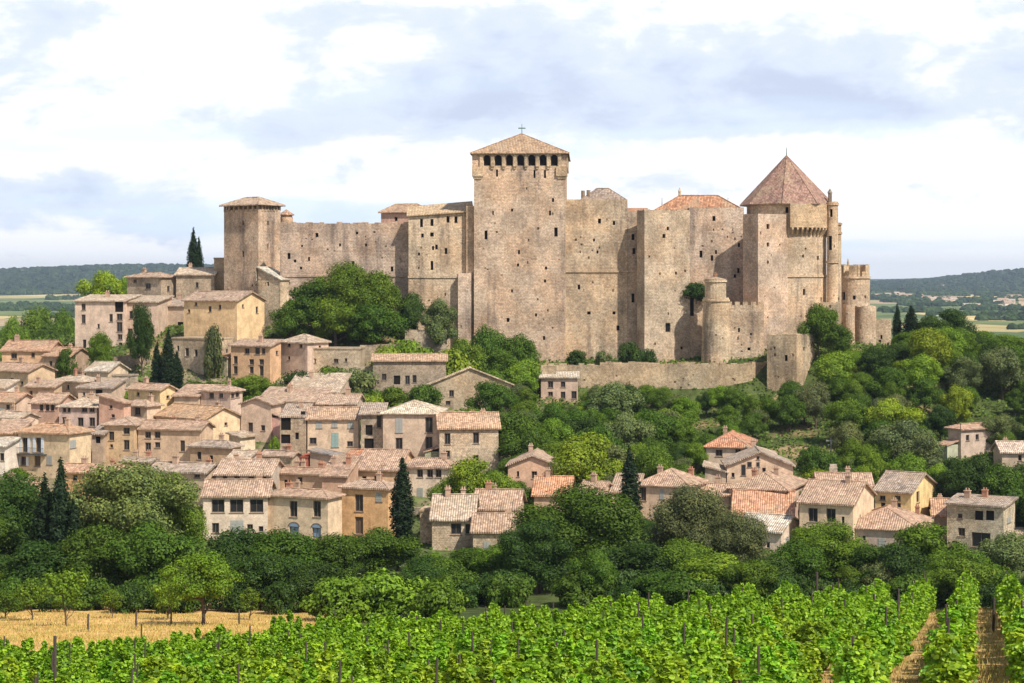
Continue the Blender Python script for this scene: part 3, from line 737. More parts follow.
# buttress house at its foot
o, fr, hh, zb = cbox('buttress', 258, 280, 292, 279, 368, 30, zb=-11, nh=3, dflt=5, wins=[('f', 268, 284, 2, 4, 's')])
rb = B(); x0, x1, y0, y1 = -fr.w / 2 - .3, fr.w / 2 + .3, -fr.d / 2 - .3, fr.d / 2 + .3
slabs(rb, [(x1, y0, hh), (x1, y1, hh), (x0, y1, hh + 2.6), (x0, y0, hh + 2.6)]); slab(rb, [(x0, y0, hh + 2.6), (x0, y1, hh + 2.6), (x0, y1, hh - .2), (x0, y0, hh - .2)])
rb.build('roof', M['tiles'], o, (.62, .55, .45))
b = B(); b.poly([(x0 + .3, y0 + .3, hh - .2), (x1 - .3, y0 + .3, hh - .2), (x1 - .3, y0 + .3, hh), (x0 + .3, y0 + .3, hh + 2.4)]); b.build('gable_wall', M['stone'], o, ST)
# west curtain wall
cbox('curtain_wall', 280, 409, 409, 223.5, 370.5, 0, dflt=3, nh=9, zb=-14, rag=True, ledges=(276,), col=(0.534, 0.407, 0.325),
     wins=[('f', 317, 235, 3, 4, 's'), ('f', 340, 245, 2, 3, 's'), ('f', 366, 245, 2, 3, 's'), ('f', 353, 264.5, 3, 7, 's'), ('f', 392, 269, 2.5, 5, 's'), ('f', 289, 256, 3, 6, 's'), ('f', 302, 246, 2, 2, 's'), ('f', 309, 259, 2, 4, 's'), ('f', 357, 233, 2.5, 2.5, 's'), ('f', 301, 268, 2.5, 2.5, 's'), ('f', 295, 261, 2.5, 3, 's')])
o, fr, hh, zb = cbox('hall_wall', 408.5, 473, 473, 215, 368, -3, dflt=12, nh=10, zb=-15, ledges=(277,), col=(0.556, 0.429, 0.336),
     wins=[('f', 421.5, 223, 2.8, 8, 's'), ('f', 432, 222.5, 3, 7, 's'), ('f', 448, 219, 3, 7, 's'), ('f', 456, 219.5, 3, 7, 's'), ('f', 432, 234.5, 3.5, 4, 's'), ('f', 422.5, 235.5, 2.5, 4, 's'), ('f', 436.5, 247, 2.5, 5, 's'), ('f', 446, 251, 2.5, 6, 's'), ('f', 432, 265.5, 2.5, 9, 's'), ('f', 433, 248, 2, 4, 's'), ('f', 419, 254, 2, 3, 's')])
rb = B(); w, d = fr.w / 2, fr.d / 2
slabs(rb, [(-w - .4, -d - .5, hh - .1), (w + .2, -d - .5, hh + .9), (w + .2, d, hh + 3.4), (-w - .4, d, hh + 2.2)]); rb.build('roof', M['tiles'], o, (.66, .46, .28))
b = B(); b.poly([(-w, -d + .01, hh - .3), (w, -d + .01, hh - .3), (w, -d + .01, hh + .75), (-w, -d + .01, hh - .1)]); b.build('upper_wall', M['stone'], o, ST)
cbox('buttress', 458, 472, 474, 274, 366, 0, dflt=6, nh=3, zb=-15, col=(0.545, 0.424, 0.336), rag=True)
cbox('buttress', 466.5, 473.8, 474, 206, 366.8, 0, dflt=5, nh=3, zb=-14, col=(0.589, 0.440, 0.336))
# building behind the hall
o, fr, hh, zb = cbox('inner_house', 381, 424, 432, 211, 392, 18, dflt=9, nh=0, zb=2, col=(0.600, 0.396, 0.302), m='plaster', wins=[('f', 396, 219, 3, 4, 's')])
croof(o, fr, hh, 'hip', .62, (.50, .31, .21), ov=.5)
# wall east of the keep
cbox('curtain_wall', 565, 627.5, 628, 199.5, 368.5, 0, dflt=5, nh=9, zb=-17.5, rag=False, ledges=(271.5,), col=(0.501, 0.385, 0.307),
     wins=[('f', 599.5, 221, 3, 5, 's'), ('f', 614, 223, 2.5, 4, 's'), ('f', 579, 287, 2.5, 5, 's'), ('f', 597.5, 252, 2, 3, 's'), ('f', 589, 313, 3.5, 3, 's'), ('f', 618, 328, 3, 5, 's'), ('f', 614, 313, 3, 3, 's'), ('f', 594, 240, 2, 3, 's')])
cbox('curtain_wall', 627.6, 641, 641, 211.5, 368.6, 0, dflt=5, nh=5, zb=-17.5, rag=True, ledges=(271.5,), col=(0.491, 0.380, 0.307), wins=[('f', 633, 237, 3, 6, 's'), ('f', 634, 251, 3, 6, 's'), ('f', 633, 298, 3, 9, 's')])
o, fr, hh, zb = cbox('inner_house', 582, 625, 627, 199.5, 383, 0, dflt=9, nh=0, zb=6, col=(.42, .33, .25)); croof(o, fr, hh, 'hip', .72, (.36, .27, .22), ov=.3)
for x in (583, 588.5): cyl('chimney', x, 1.9, 190.5 if x < 585 else 190, 384, yb=202, nh=0, col=(.36, .28, .22), seg=8)
cbox('inner_house', 626, 648, 652, 208, 395, 0, dflt=8, nh=0, zb=4, col=(.60, .33, .21), m='plaster', wins=[('f', 630, 226, 2, 4, 's')])
# middle square tower
o, fr, hh, zb = cbox('square_tower', 637, 644.5, 690, 210.5, 363, -22, nh=7, zb=-18.5, rag=True, col=(0.501, 0.391, 0.319),
     wins=[('f', 668, 228.5, 2.5, 3.5, 's'), ('f', 664, 236, 3, 4, 's'), ('f', 668, 327.5, 5, 9, 's'), ('f', 676, 273, 2, 3, 's'), ('f', 682, 348, 3, 3, 's')])
cbox('curtain_wall', 689, 744, 746, 207.5, 373, 0, dflt=8, nh=9, zb=-15, col=(0.512, 0.402, 0.325), ledges=(),
     wins=[('f', 714, 218.5, 3, 5, 's'), ('f', 701, 254, 2.8, 7, 's'), ('f', 712, 258, 2.5, 5.5, 's'), ('f', 738.5, 270.5, 2.5, 5, 's'), ('f', 735, 276, 2.5, 3.5, 's'), ('f', 739, 245, 2.5, 4, 's'), ('f', 716, 252, 2, 4, 's'), ('f', 688.9, 254, 1, 3, 's')])
cbox('curtain_wall', 688, 706, 706, 297, 367, 0, dflt=7, nh=2, zb=-18, col=(0.512, 0.396, 0.325), wins=[('f', 691.5, 306, 5, 20, 's')])
# palace with orange roof behind
o, fr, hh, zb = cbox('palace', 657, 742, 744, 209.5, 384, 0, dflt=13, nh=0, zb=0, col=(.58, .34, .23), m='plaster')
rb = B(); w, d = fr.w / 2, fr.d / 2; zz = hh; rg = 3.1
P = [(-w - .3, -d - .4, zz), (w + .3, -d - .4, zz), (w + .3, d, zz), (-w - .3, d, zz), (-w + 5.0, 0, zz + rg), (w - 5.0, 0, zz + rg)]
slabs(rb, [P[0], P[1], P[5], P[4]]); slabs(rb, [P[2], P[3], P[4], P[5]]); slab(rb, [P[1], P[2], P[5]]); slab(rb, [P[3], P[0], P[4]])
for i, j in ((0, 4), (3, 4), (1, 5), (2, 5), (4, 5)): rb.tube(P[i], P[j], .12, .12, 6)
rb.build('roof', M['tiles'], o, (.54, .27, .16))
b = B(); b.tube((-w + 5, 0, zz + rg - .1), (-w + 5, 0, zz + rg + .8), .3, .3, 8); b.tube((-w + 5, 0, zz + rg + .8), (-w + 5, 0, zz + rg + 1.7), .35, .05, 8); b.build('chimney', M['stone'], o, ST)
for x in (662, 728): 
    b = B(); p = W(x, 208, 386) - CB; b.tube(p, p + Vector((0, 0, 2.2)), .09, .04, 5); b.build('lightning_rod', M['iron'], castle)
# great round tower
o, r, hh, zb = cyl('round_tower', 786.5, 39.5, 203, 377, zb=-15, nh=14, ledges=(276,), col=(0.567, 0.435, 0.336),
     wins=[(791, 211, 2.5, 5), (800, 214, 2, 4), (781, 210, 3, 6), (813, 258, 2.5, 4), (798, 292, 2.6, 6), (776, 300, 2.5, 7), (813, 228, 2, 3), (797, 256, 2, 3), (817, 300, 2, 5), (767, 299, 2.5, 7), (792, 330, 2.5, 3)])
R8 = r + 1.2; rr = cone(o, r, hh, 1.5, 10.4, (.37, .215, .165), 8, rot=math.radians(-14))
b = B(); b.tube((0, 0, hh + 9.9), (0, 0, hh + 12), .12, .05, 6); b.build('finial', M['verdigris'], rr)
# machicolated bulge on its right
b = B(); seg = 16; A0, A1 = math.radians(-4), math.radians(88); Rm = r + 1.05
def ringf(a, rad, z): return (rad * math.sin(a), -rad * math.cos(a), z)
z0 = (HY - 227.5) * (377 - r) / F - zb
for k in range(seg):
    a0, a1 = A0 + (A1 - A0) * k / seg, A0 + (A1 - A0) * (k + 1) / seg
    b.poly([ringf(a0, Rm, z0), ringf(a1, Rm, z0), ringf(a1, Rm, hh - .1), ringf(a0, Rm, hh - .1)], [(a0 * Rm, z0), (a1 * Rm, z0), (a1 * Rm, hh), (a0 * Rm, hh)])
    b.poly([ringf(a0, r - .05, z0), ringf(a1, r - .05, z0), ringf(a1, Rm, z0), ringf(a0, Rm, z0)])
for a in (A0, A1): b.poly([ringf(a, r - .05, z0), ringf(a, Rm, z0), ringf(a, Rm, hh - .1), ringf(a, r - .05, hh - .1)])
o3 = b.build('machicolation', M['stone'], o, (.53, .405, .30))
b = B()
for k in range(14):
    a = A0 + (A1 - A0) * (k + .5) / 14; da = .022
    P = [ringf(a - da, r - .05, z0 - 2.0), ringf(a - da, Rm, z0 - .4), ringf(a - da, Rm, z0), ringf(a - da, r - .05, z0)]; Q = [ringf(a + da, r - .05, z0 - 2.0), ringf(a + da, Rm, z0 - .4), ringf(a + da, Rm, z0), ringf(a + da, r - .05, z0)]
    b.poly(P[::-1]); b.poly(Q)
    for i in range(4): b.poly([P[i], P[(i + 1) % 4], Q[(i + 1) % 4], Q[i]])
b.build('corbels', M['stone'], o, (.50, .38, .28))
# block in front of it
o, fr, hh, zb = cbox('bastion', 743, 758, 788.5, 213.5, 364, -35, nh=6, zb=-16, col=(0.556, 0.429, 0.342), wins=[('f', 768, 226.5, 3, 5, 's'), ('f', 768, 244.5, 2.6, 4, 's'), ('f', 768, 262, 2, 3, 's')])
# slender turrets and buttress on the right
cyl('turret', 832.5, 5.6, 201.5, 372, zb=-14, nh=3, wins=[(830, 213, 3, 8), (828.5, 243, 4, 14)], ledges=(204, 262), seg=16, col=(0.567, 0.429, 0.325))
o, r, hh, zb = cyl('turret', 830, 2.0, 192.5, 373, yb=203, nh=0, seg=8, col=(.38, .3, .24)); cone(o, r, hh, .05, .8, (.35, .3, .25), 8)
cyl('turret', 837, 4.3, 222.5, 377, zb=-14, nh=2, ledges=(224, 233), seg=16, col=(0.589, 0.451, 0.348)); cyl('turret', 836, 4.8, 240, 376, zb=-14, nh=2, seg=16)
cbox('buttress', 820.5, 840, 841.5, 303, 368, 8, dflt=10, nh=4, zb=-16, rag=True)
# lower mass and talus of the round tower
cyl('round_tower', 787, 47, 307, 382, zb=-19, nh=8, taper=1.6, rag=True, col=(0.545, 0.418, 0.331), wins=[(781, 299, 2.5, 5), (836, 345, 3, 3)])
# east drum with battlements
o, r, hh, zb = cyl('round_tower', 855, 14.6, 277, 387, zb=-12, nh=4, ledges=(277.5,), wins=[(851.5, 297.5, 3, 4), (842, 296, 2.4, 8), (863, 297, 2, 3)], col=(0.600, 0.462, 0.360), seg=28)
b = B(); n = 20
for k in range(n):
    a0, a1 = 2 * math.pi * k / n, 2 * math.pi * (k + (.93 if k % 4 else .55)) / n; hz = hh + 2.6 + random.uniform(-.15, .15) - (1.3 if k % 4 == 1 else 0)
    P = [ringf(a0, r - .1, hh - .1), ringf(a1, r - .1, hh - .1), ringf(a1, r - .1, hz), ringf(a0, r - .1, hz)]; Q = [ringf(a0, r - .7, hh - .1), ringf(a1, r - .7, hh - .1), ringf(a1, r - .7, hz), ringf(a0, r - .7, hz)]
    b.poly(P); b.poly(Q[::-1])
    for i in range(4): b.poly([P[(i + 1) % 4], P[i], Q[i], Q[(i + 1) % 4]])
b.build('battlement', M['stone'], o, (.54, .41, .30))
p = W(848, 266, 384) - CB; b = B(); b.tube(p, p + Vector((0, 0, 1.6)), .3, .05, 6); b.build('finial', M['stone'], castle, (.4, .32, .25))
cyl('round_tower', 849, 5.8, 305, 372, zb=-17, nh=1, seg=18, col=(0.512, 0.385, 0.302)); cyl('round_tower', 865.5, 10.5, 307, 375, zb=-17, nh=4, seg=22, rag=True, col=(0.512, 0.396, 0.313))
cbox('wall_stub', 874, 891, 893, 320, 377, 6, dflt=8, nh=3, zb=-17, rag=True, col=(0.600, 0.462, 0.360), wins=[('f', 881.5, 337, 2, 4, 's'), ('f', 880, 341, 3, 2, 's')])
# little battlemented turret at the south corner and its terrace wall
o, r, hh, zb = cyl('round_tower', 716, 12.8, 297.5, 361, zb=-19.5, nh=3, ledges=(300.5,), seg=26, taper=.5, wins=[(739, 10, 1, 1)][:0]); 
o, r, hh, zb = cyl('turret', 715.5, 10.6, 279, 360.5, yb=298, nh=0, seg=22, ledges=(281,)); cone(o, r, hh, .0, .5, (.45, .33, .24), 22)
b = B(); b.box(-.3, .3, -.3, .3, hh, hh + 1.3); b.build('chimney', M['stone'], o, (.5, .3, .2))
o, fr, hh, zb = cbox('terrace_wall', 727, 764, 768, 306.5, 360.5, 0, dflt=6, nh=6, zb=-19.5, wins=[('f', 739, 330, 2, 4, 's'), ('f', 751, 334, 2, 2, 's'), ('f', 749, 349, 3, 3, 's')])
b = B(); 
for k in range(5): b.box(-fr.w / 2 + k * 1.6, -fr.w / 2 + k * 1.6 + 1.0, -fr.d / 2 + .02, -fr.d / 2 + .5, hh - .02, hh + .95)
b.box(-fr.w / 2, fr.w / 2 , -fr.d / 2 + .1, -fr.d / 2 + .45, hh - .2, hh + .3); b.build('battlement', M['stone'], o, ST)
cbox('outwork', 767, 796.5, 814.5, 335.5, 350, 30, nh=7, zb=-22, rag=True, col=(0.545, 0.424, 0.336), wins=[('f', 786, 358, 3, 6, 's'), ('r', 804, 349, 2, 4, 's'), ('r', 812, 346, 2, 4, 's')])

# retaining wall: long free-standing wall below the castle
b = B(); D0 = 352; pts = [(541, 365.5), (600, 364), (660, 364.5), (720, 364.5), (752, 364), (768, 360)]; Ds = [354, 354.5, 354.5, 354, 354.5, 357.5]
PT = [W(p[0], p[1], dd) for p, dd in zip(pts, Ds)]; c0 = PT[2].copy(); c0.z = -24; u = 0
for i in range(len(PT) - 1):
    A, Bp = PT[i] - c0, PT[i + 1] - c0; L = (Bp - A).length; e = (Bp - A); e.z = 0; e.normalize(); n = Vector((-e.y, e.x, 0))
    zt = A.z
    def f(u_, z_, ee, A=A, e=e, n=n, u=u): q = A + e * (u_ - u) + n * ee; return (q.x, q.y, z_)
    hs = [(x + u, x + u + s, y, y + s) for x, y, s in ((random.uniform(1, L - 1), random.uniform(2, 6), random.uniform(.2, .4)) for _ in range(int(L / 1.2)))]
    panel(b, f, u, u + L, -3, zt, hs, dep=.4)
    for q in hs: b.poly([f(q[0], q[2], .4), f(q[1], q[2], .4), f(q[1], q[3], .4), f(q[0], q[3], .4)])
    b.poly([f(u, zt, 0), f(u + L, zt, 0), f(u + L, zt, 1.2), f(u, zt, 1.2)])
    b.poly([f(u, -3, 1.2), f(u, zt, 1.2), f(u + L, zt, 1.2), f(u + L, -3, 1.2)])
    def g(u_, z_, ee, f=f, u=u): return f(u + u_, z_, ee)
    ragged(b, g, L, zt, th=.8, hgt=.5)
    u += L
rw = b.build('retaining_wall', M['rubble'], None, (.45, .36, .27)); rw.location = c0
tag(rw, 'long rubble stone retaining wall along the slope directly under the castle keep', 'retaining wall')
VIS.append((545, 768, 363, 386, 353))
# ---------------------------------------------------------------- the village
cream = (.62, .51, .35); tan = (.50, .39, .28); pink = (.55, .40, .31); ochre = (.62, .42, .20); white = (.70, .64, .56); orange = (.62, .36, .20); grey = (.42, .36, .30); stonec = (.44, .36, .28); yellow = (.72, .57, .30)
r1 = (.50, .34, .25); r2 = (.50, .32, .225); r3 = (.44, .33, .26); r4 = (.57, .43, .32); r5 = (.53, .31, .20); r6 = (.62, .52, .42)
def HS(label, a, b_, c, ye, **k):
    k.setdefault('group', 'village houses below the castle')
    return house(k.pop('name', 'village_house'), label, k.pop('cat', 'house'), a, b_, c, ye, **k)
# upper left, beside the castle
HS('tall pale pinkish house with a low roof at the upper left of the village', 75, 124, 127, 301, h=9.5, yaw=8, roof='sh', pitch=.12, wc=(.60, .48, .39), rc=r4, D=366, dflt=9, vb=352, ch=1,
   wins=[('f', 83.5, 307, 3.5, 6, 'd'), ('f', 83.5, 319, 3.5, 8, 'd'), ('f', 84.5, 344, 3, 8, 'o'), ('f', 119, 307, 7, 9, 'v'), ('f', 111, 318, 3, 7, 'd'), ('f', 119.5, 317, 5, 6, 'd'), ('f', 119.5, 327, 5, 9, 'g'), ('f', 120, 337, 4, 5, 'd'), ('f', 120.5, 347, 3, 8, 'd'), ('f', 98.5, 326, 2, 4, 'd')])
HS('pale pinkish house joined to the tall one, with a cypress growing before it', 126, 157.5, 160, 302, h=9, yaw=8, roof='sh', pitch=.12, wc=(.56, .44, .35), rc=r4, D=367, dflt=9, vb=345, ch=0, wins=[('f', 130, 333, 4, 8, 'd'), ('f', 131, 315, 3, 7, 'd')])
HS('brown stone house with tiled hip roof, uphill behind the tall pale house', 127, 161, 178, 277, h=6, yaw=32, roof='hip', pitch=.3, wc=(.44, .34, .27), rc=r1, D=385, vb=297, wm='rubble', wins=[('f', 148, 286, 4.5, 5, 'd'), ('f', 135, 281, 3, 3, 'd')])
HS('long stone house with low tiled roof ending at the west castle tower', 176, 214, 217, 274.5, h=6, yaw=3, roof='gx', pitch=.3, wc=(.47, .36, .28), rc=r4, D=387, dflt=9, vb=292, wm='rubble', wins=[('f', 197, 285, 2.5, 5, 'd'), ('f', 199, 294, 2.5, 4, 'd')])
HS('narrow stone house with a plain wall between the long house and the west tower', 214, 224, 226, 258.5, h=9, yaw=3, roof='flat', wc=(.45, .35, .27), D=389, dflt=6, vb=292, wm='rubble', ch=0)
HS('small house with grey wall and tiled lean-to roof left of the yellow-gabled house', 158, 184, 188, 306, h=6.5, yaw=10, roof='sh', pitch=.2, wc=(.50, .40, .31), rc=r3, D=373, vb=330, ch=1, wins=[('f', 165, 311, 3, 5, 'd'), ('f', 181, 327, 6, 9, 'v')])
HS('ochre house with bright yellow gable wall just below the west castle tower', 184, 237, 264.5, 300.5, h=7.5, yaw=28, roof='gx', pitch=.36, wc=(.70, .52, .31), rc=r1, D=352, vb=335, ch=1,
   wins=[('f', 210, 309, 2.5, 5, 'd'), ('f', 220, 307, 2, 4, 'd'), ('f', 189, 311, 2, 3, 'd'), ('f', 196, 304, 2, 3, 'd'), ('r', 257, 310, 2, 6, 'd'), ('r', 243, 306, 1.6, 3, 'd')])
HS('flat-roofed grey stone house with sunlit end wall, below the yellow-gabled house', 172, 214, 233, 339, h=6.5, yaw=30, roof='flat', wc=(.55, .45, .36), D=345, vb=373, ch=0, wm='rubble', wins=[('f', 187, 352, 3, 7, 'd'), ('f', 196, 353, 2.5, 6, 'd'), ('f', 178, 348, 2, 4, 'd')])
HS('tall salmon-coloured house with nine small windows and a tiled roof', 231, 270, 281, 346, h=8, yaw=22, roof='sh', pitch=.22, wc=(.60, .40, .25), rc=r1, D=341, vb=382, ch=1,
   wins=[('f', 247, 351, 4, 5, 'd'), ('f', 257.5, 351, 4, 6, 'd'), ('f', 263.5, 351, 3, 5, 'd'), ('f', 251.5, 362, 4, 5, 'o'), ('f', 261.5, 362, 4, 5, 'd'), ('f', 251.5, 370, 3.5, 6, 'o'), ('f', 261.5, 371, 3.5, 9, 'o'), ('f', 235.5, 360, 3.5, 7, 'o'), ('f', 235.5, 370, 3.5, 7, 'o'), ('r', 277, 353, 2, 4, 'd')])
HS('pink-grey stone house with pointed hip roof right of the tall salmon house', 281, 307.5, 328.5, 342.5, h=7, yaw=35, roof='hip', pitch=.42, wc=(.54, .42, .34), rc=r4, D=343, vb=373, ch=0, wins=[('f', 289, 345, 2.5, 3, 'd'), ('f', 301, 346, 2.5, 3, 'd'), ('f', 289, 358, 2, 3, 'd'), ('r', 320, 347, 2, 2.5, 'd')])
HS('long low stone outbuilding with flat top right of the hip-roofed stone house', 308, 360, 362, 349, h=4.5, yaw=3, roof='flat', wc=(.50, .40, .31), D=344, vb=366, ch=0, wm='rubble', name='outbuilding', cat='outbuilding', wins=[('f', 314, 361, 3, 4, 'd'), ('f', 336, 361, 4, 4, 'd'), ('f', 346, 360, 2, 3, 'd')])
HS('wide rough brown stone barn with straight pale orange roof on the slope under the castle', 373, 446, 447.5, 360.5, h=6.5, yaw=-2, roof='gx', pitch=.28, wc=(.36, .29, .235), rc=(.6, .38, .25), D=337, dflt=7, vb=391, ch=0, wm='rubble', name='stone_barn', cat='barn',
   wins=[('f', 384, 377, 4, 6, 'd'), ('f', 397, 380, 5.5, 8, 'v'), ('f', 407.5, 380, 4, 8, 'o'), ('f', 414.5, 379, 3.5, 7, 'o')])
HS('stone house with broad gable and sunlit tiled roof beside the brown stone barn', 427, 427.5, 512, 385, h=6, yaw=-9, roof='gy', pitch=.40, wc=(.48, .38, .29), rc=(.66, .50, .34), D=333, vb=410, ch=0, wm='rubble', wins=[('f', 451.5, 393.5, 4, 6, 'd'), ('f', 448, 403, 4, 4, 'd')])
HS('tiny pinkish house with six windows against the foot of the retaining wall', 541, 577.5, 579.5, 377.5, h=6, yaw=3, roof='sh', pitch=.15, wc=(.52, .40, .32), rc=r6, D=348, dflt=5, vb=404, ch=0,
   wins=[('f', 550.5, 384.5, 4.5, 6, 'd'), ('f', 563, 384.5, 4, 5, 'd'), ('f', 550.5, 394, 4, 4, 'd'), ('f', 563, 395, 4, 6, 'd'), ('f', 574, 395, 4.5, 7, 'd')])
# left group
HS('orange-walled house with wide orange roof at the far left top of the village', 2, 49, 52, 350.5, h=5, yaw=4, roof='gx', pitch=.36, wc=(.62, .42, .27), rc=r5, dflt=9, vb=361, ch=1, wins=[('f', 14, 356, 5, 5, 'd'), ('f', 33, 355, 3, 4, 'd')])
HS('cluttered terracotta house behind, right of the far left orange-walled house', 44, 70, 76, 356, h=4.5, yaw=20, roof='gx', pitch=.4, wc=(.40, .30, .22), rc=r5, vb=366, ch=1, wins=[('f', 58, 361, 3, 3, 'd')])
HS('tan gabled house with a red brick chimney at the left edge, third row down', -14, 28, 55, 371.5, h=6, yaw=32, roof='gx', pitch=.36, wc=(.52, .40, .27), rc=r2, vb=395, ch=1, wins=[('f', 12, 381, 3, 5, 'd'), ('f', 22, 383, 2, 3, 'd')])
HS('low tan house with sloping tiled roof right of the red-chimneyed gabled house', 26, 54, 62, 387, h=5, yaw=18, roof='sh', pitch=.3, wc=(.52, .38, .25), rc=r1, vb=400, ch=1, wins=[('f', 31, 393, 2.5, 4, 'd')])
HS('pale house with broad low roof and a bright end wall in the upper left rows', 55, 80, 101, 381.5, h=5, yaw=38, roof='hip', pitch=.34, wc=(.60, .47, .33), rc=r4, vb=394, ch=2, wins=[('f', 60, 387, 2, 4, 'd'), ('f', 68, 387, 2, 4, 'd')])
HS('small stone-grey house with one dark window just under the cypress pair', 78, 112, 116, 388, h=4.5, yaw=8, roof='sh', pitch=.18, wc=(.56, .44, .34), rc=r3, vb=399, ch=1, wins=[('f', 99, 393, 6, 6, 'v'), ('f', 84, 394, 2, 3, 'd')])
HS('low pale shed with white gable among bushes above the village roofs', 86, 108, 113, 371, h=3.5, yaw=20, roof='gx', pitch=.4, wc=(.58, .48, .36), rc=r6, vb=375, ch=0, name='shed', cat='shed')
HS('house with a creamy yellow side wall and red gable roof below the cypresses', 128, 160, 175.5, 390, h=6, yaw=35, roof='gx', pitch=.42, wc=(.68, .53, .30), rc=r2, vb=405, ch=1, wins=[('f', 138, 394, 2.5, 3, 'd'), ('f', 151, 394, 2.5, 3, 'd'), ('r', 168, 397, 2.5, 3, 'd')])
HS('square pale house with pointed hip roof and green trees at its right', 201, 230.5, 242.5, 391, h=6.5, yaw=28, roof='hip', pitch=.40, wc=(.58, .46, .38), rc=r1, vb=412, ch=1,
   wins=[('f', 211.5, 395.5, 4, 5, 'd'), ('f', 221, 395.5, 3.5, 4, 'd'), ('r', 233, 396, 3, 5, 'o'), ('r', 237.5, 395, 3.5, 5, 'd')])
HS('small annex with tiled lean-to roof on the left of the square hip-roofed house', 174, 198, 201, 396, h=5, yaw=10, roof='sh', pitch=.2, wc=(.52, .41, .30), rc=r2, vb=404, ch=0, name='annex', cat='annex')
HS('pink gabled house with three narrow windows in the left rows', 31, 58, 64, 403, h=6, yaw=12, roof='gx', pitch=.38, wc=(.56, .37, .28), rc=r2, vb=420, ch=0, wins=[('f', 41.5, 407.5, 3, 6, 'o'), ('f', 47.5, 407.5, 3, 6, 'o'), ('f', 52.5, 407.5, 3, 6, 'o')])
HS('greyish pink house with two rows of windows and a pale tiled roof, middle left', 59, 97, 101, 407, h=6.5, yaw=10, roof='hip', pitch=.34, wc=(.54, .42, .37), rc=r4, vb=428, ch=1,
   wins=[('f', 64.5, 410, 3, 4, 'd'), ('f', 69, 410, 2.5, 4, 'd'), ('f', 84.5, 410, 5, 4, 'd'), ('f', 92, 410, 4.5, 4, 'd'), ('f', 64.5, 420.5, 4, 6, 'd'), ('f', 80.5, 422, 5, 8, 'd'), ('f', 92, 422, 5, 8, 'g')])
HS('tall narrow terracotta-pink house right of the greyish house', 99, 124, 131, 403, h=8, yaw=18, roof='shr', pitch=.25, wc=(.56, .36, .27), rc=r2, vb=430, ch=0, wins=[('f', 111, 407, 2.5, 3, 'd'), ('f', 113, 416, 3, 3, 'd')])
HS('house with two large dark upper windows and whitewashed side wall, village middle left', 122, 147, 161, 406, h=6, yaw=30, roof='hip', pitch=.38, wc=(.60, .48, .36), rc=r1, vb=417, ch=1,
   wins=[('f', 129, 411, 4, 7, 'd'), ('f', 137.5, 411, 5, 7, 'd')])
HS('big barn-like house with wide orange roof and long creamy side wall', 156, 204, 241, 419, h=5.5, yaw=40, roof='gx', pitch=.42, wc=(.68, .54, .36), rc=(.56, .34, .20), vb=424, ch=1, wins=[('r', 226, 424, 2.5, 3, 'd')])
HS('tan hip-roofed house at the left of the terrace row with stacked small windows', 104, 134, 140, 425, h=7, yaw=10, roof='hip', pitch=.34, wc=(.55, .41, .26), rc=r1, vb=452, ch=0,
   wins=[('f', 111.5, 436, 4.5, 8, 'd'), ('f', 126.5, 431, 5.5, 6, 'd'), ('f', 126.5, 445, 5, 9, 'd'), ('f', 111.5, 446, 2.5, 3, 'd')])
HS('long house with worn tiled roof and orange-plastered right half in the left rows', 138, 200, 213, 429.5, h=6.5, yaw=12, roof='gx', pitch=.36, wc=(.56, .42, .30), rc=r2, vb=453, ch=2,
   wins=[('f', 148, 435, 5, 6, 'd'), ('f', 157.5, 435, 5, 6, 'd'), ('f', 148, 447, 5, 8, 'd'), ('f', 157.5, 445, 4.5, 5, 'd'), ('f', 182.5, 446, 4, 10, 'o')])
HS('low brown house with wide hipped roof right of the orange-plastered long house', 190, 231, 241, 447, h=4.5, yaw=20, roof='hip', pitch=.40, wc=(.46, .33, .22), rc=r3, vb=457, ch=1)
HS('large ochre house with a balcony, blue-shuttered doors and an orange hip roof', 18, 69.5, 91, 433.5, h=7.2, yaw=22, roof='hip', pitch=.38, wc=(.62, .50, .34), rc=(.57, .33, .20), vb=467, ch=1,
   wins=[('f', 25, 445, 4.5, 13, 'xw'), ('f', 38.5, 445, 4.5, 13, 'xw'), ('f', 23.5, 461, 4.5, 8, 'xw'), ('f', 37.5, 461, 5, 9, 'D'), ('f', 49.5, 460, 4.5, 8, 'cg'), ('r', 73, 444, 5, 8, 'cg')])
HS('white and orange house with long tiled roof at left edge above the ochre one', -20, 19, 38.5, 418.5, h=6, yaw=28, roof='gx', pitch=.34, wc=(.64, .50, .38), rc=r4, vb=433, ch=1, wins=[('f', 5, 425.5, 6.5, 7, 'd'), ('r', 29, 424, 3, 3, 'd')])
HS('orange-walled house squeezed behind the ochre balcony house at the left edge', -12, 17, 20, 433, h=6.5, yaw=4, roof='sh', pitch=.2, wc=(.60, .42, .24), rc=r2, vb=466, ch=0, wins=[('f', 10, 458, 4, 8, 'd')])
HS('small white-walled house cut by the left edge of the picture', -16, 5, 9, 446, h=6, yaw=12, roof='sh', pitch=.2, wc=(.70, .64, .56), rc=r6, vb=467, ch=0, wins=[('f', 2, 457, 4, 7, 'd')])
HS('wide low house with a patchy red roof directly above the big grey-green tree', 62, 128, 140, 473, h=5, yaw=14, roof='gx', pitch=.42, wc=(.60, .38, .20), rc=r5, vb=484, ch=2, dflt=11, wins=[('f', 75, 478, 4, 5, 'd')])
HS('long red-roofed house low at the left edge behind the dark trees', -14, 34, 44, 487, h=5, yaw=14, roof='gx', pitch=.42, wc=(.58, .42, .27), rc=r5, vb=489, ch=1, dflt=12)
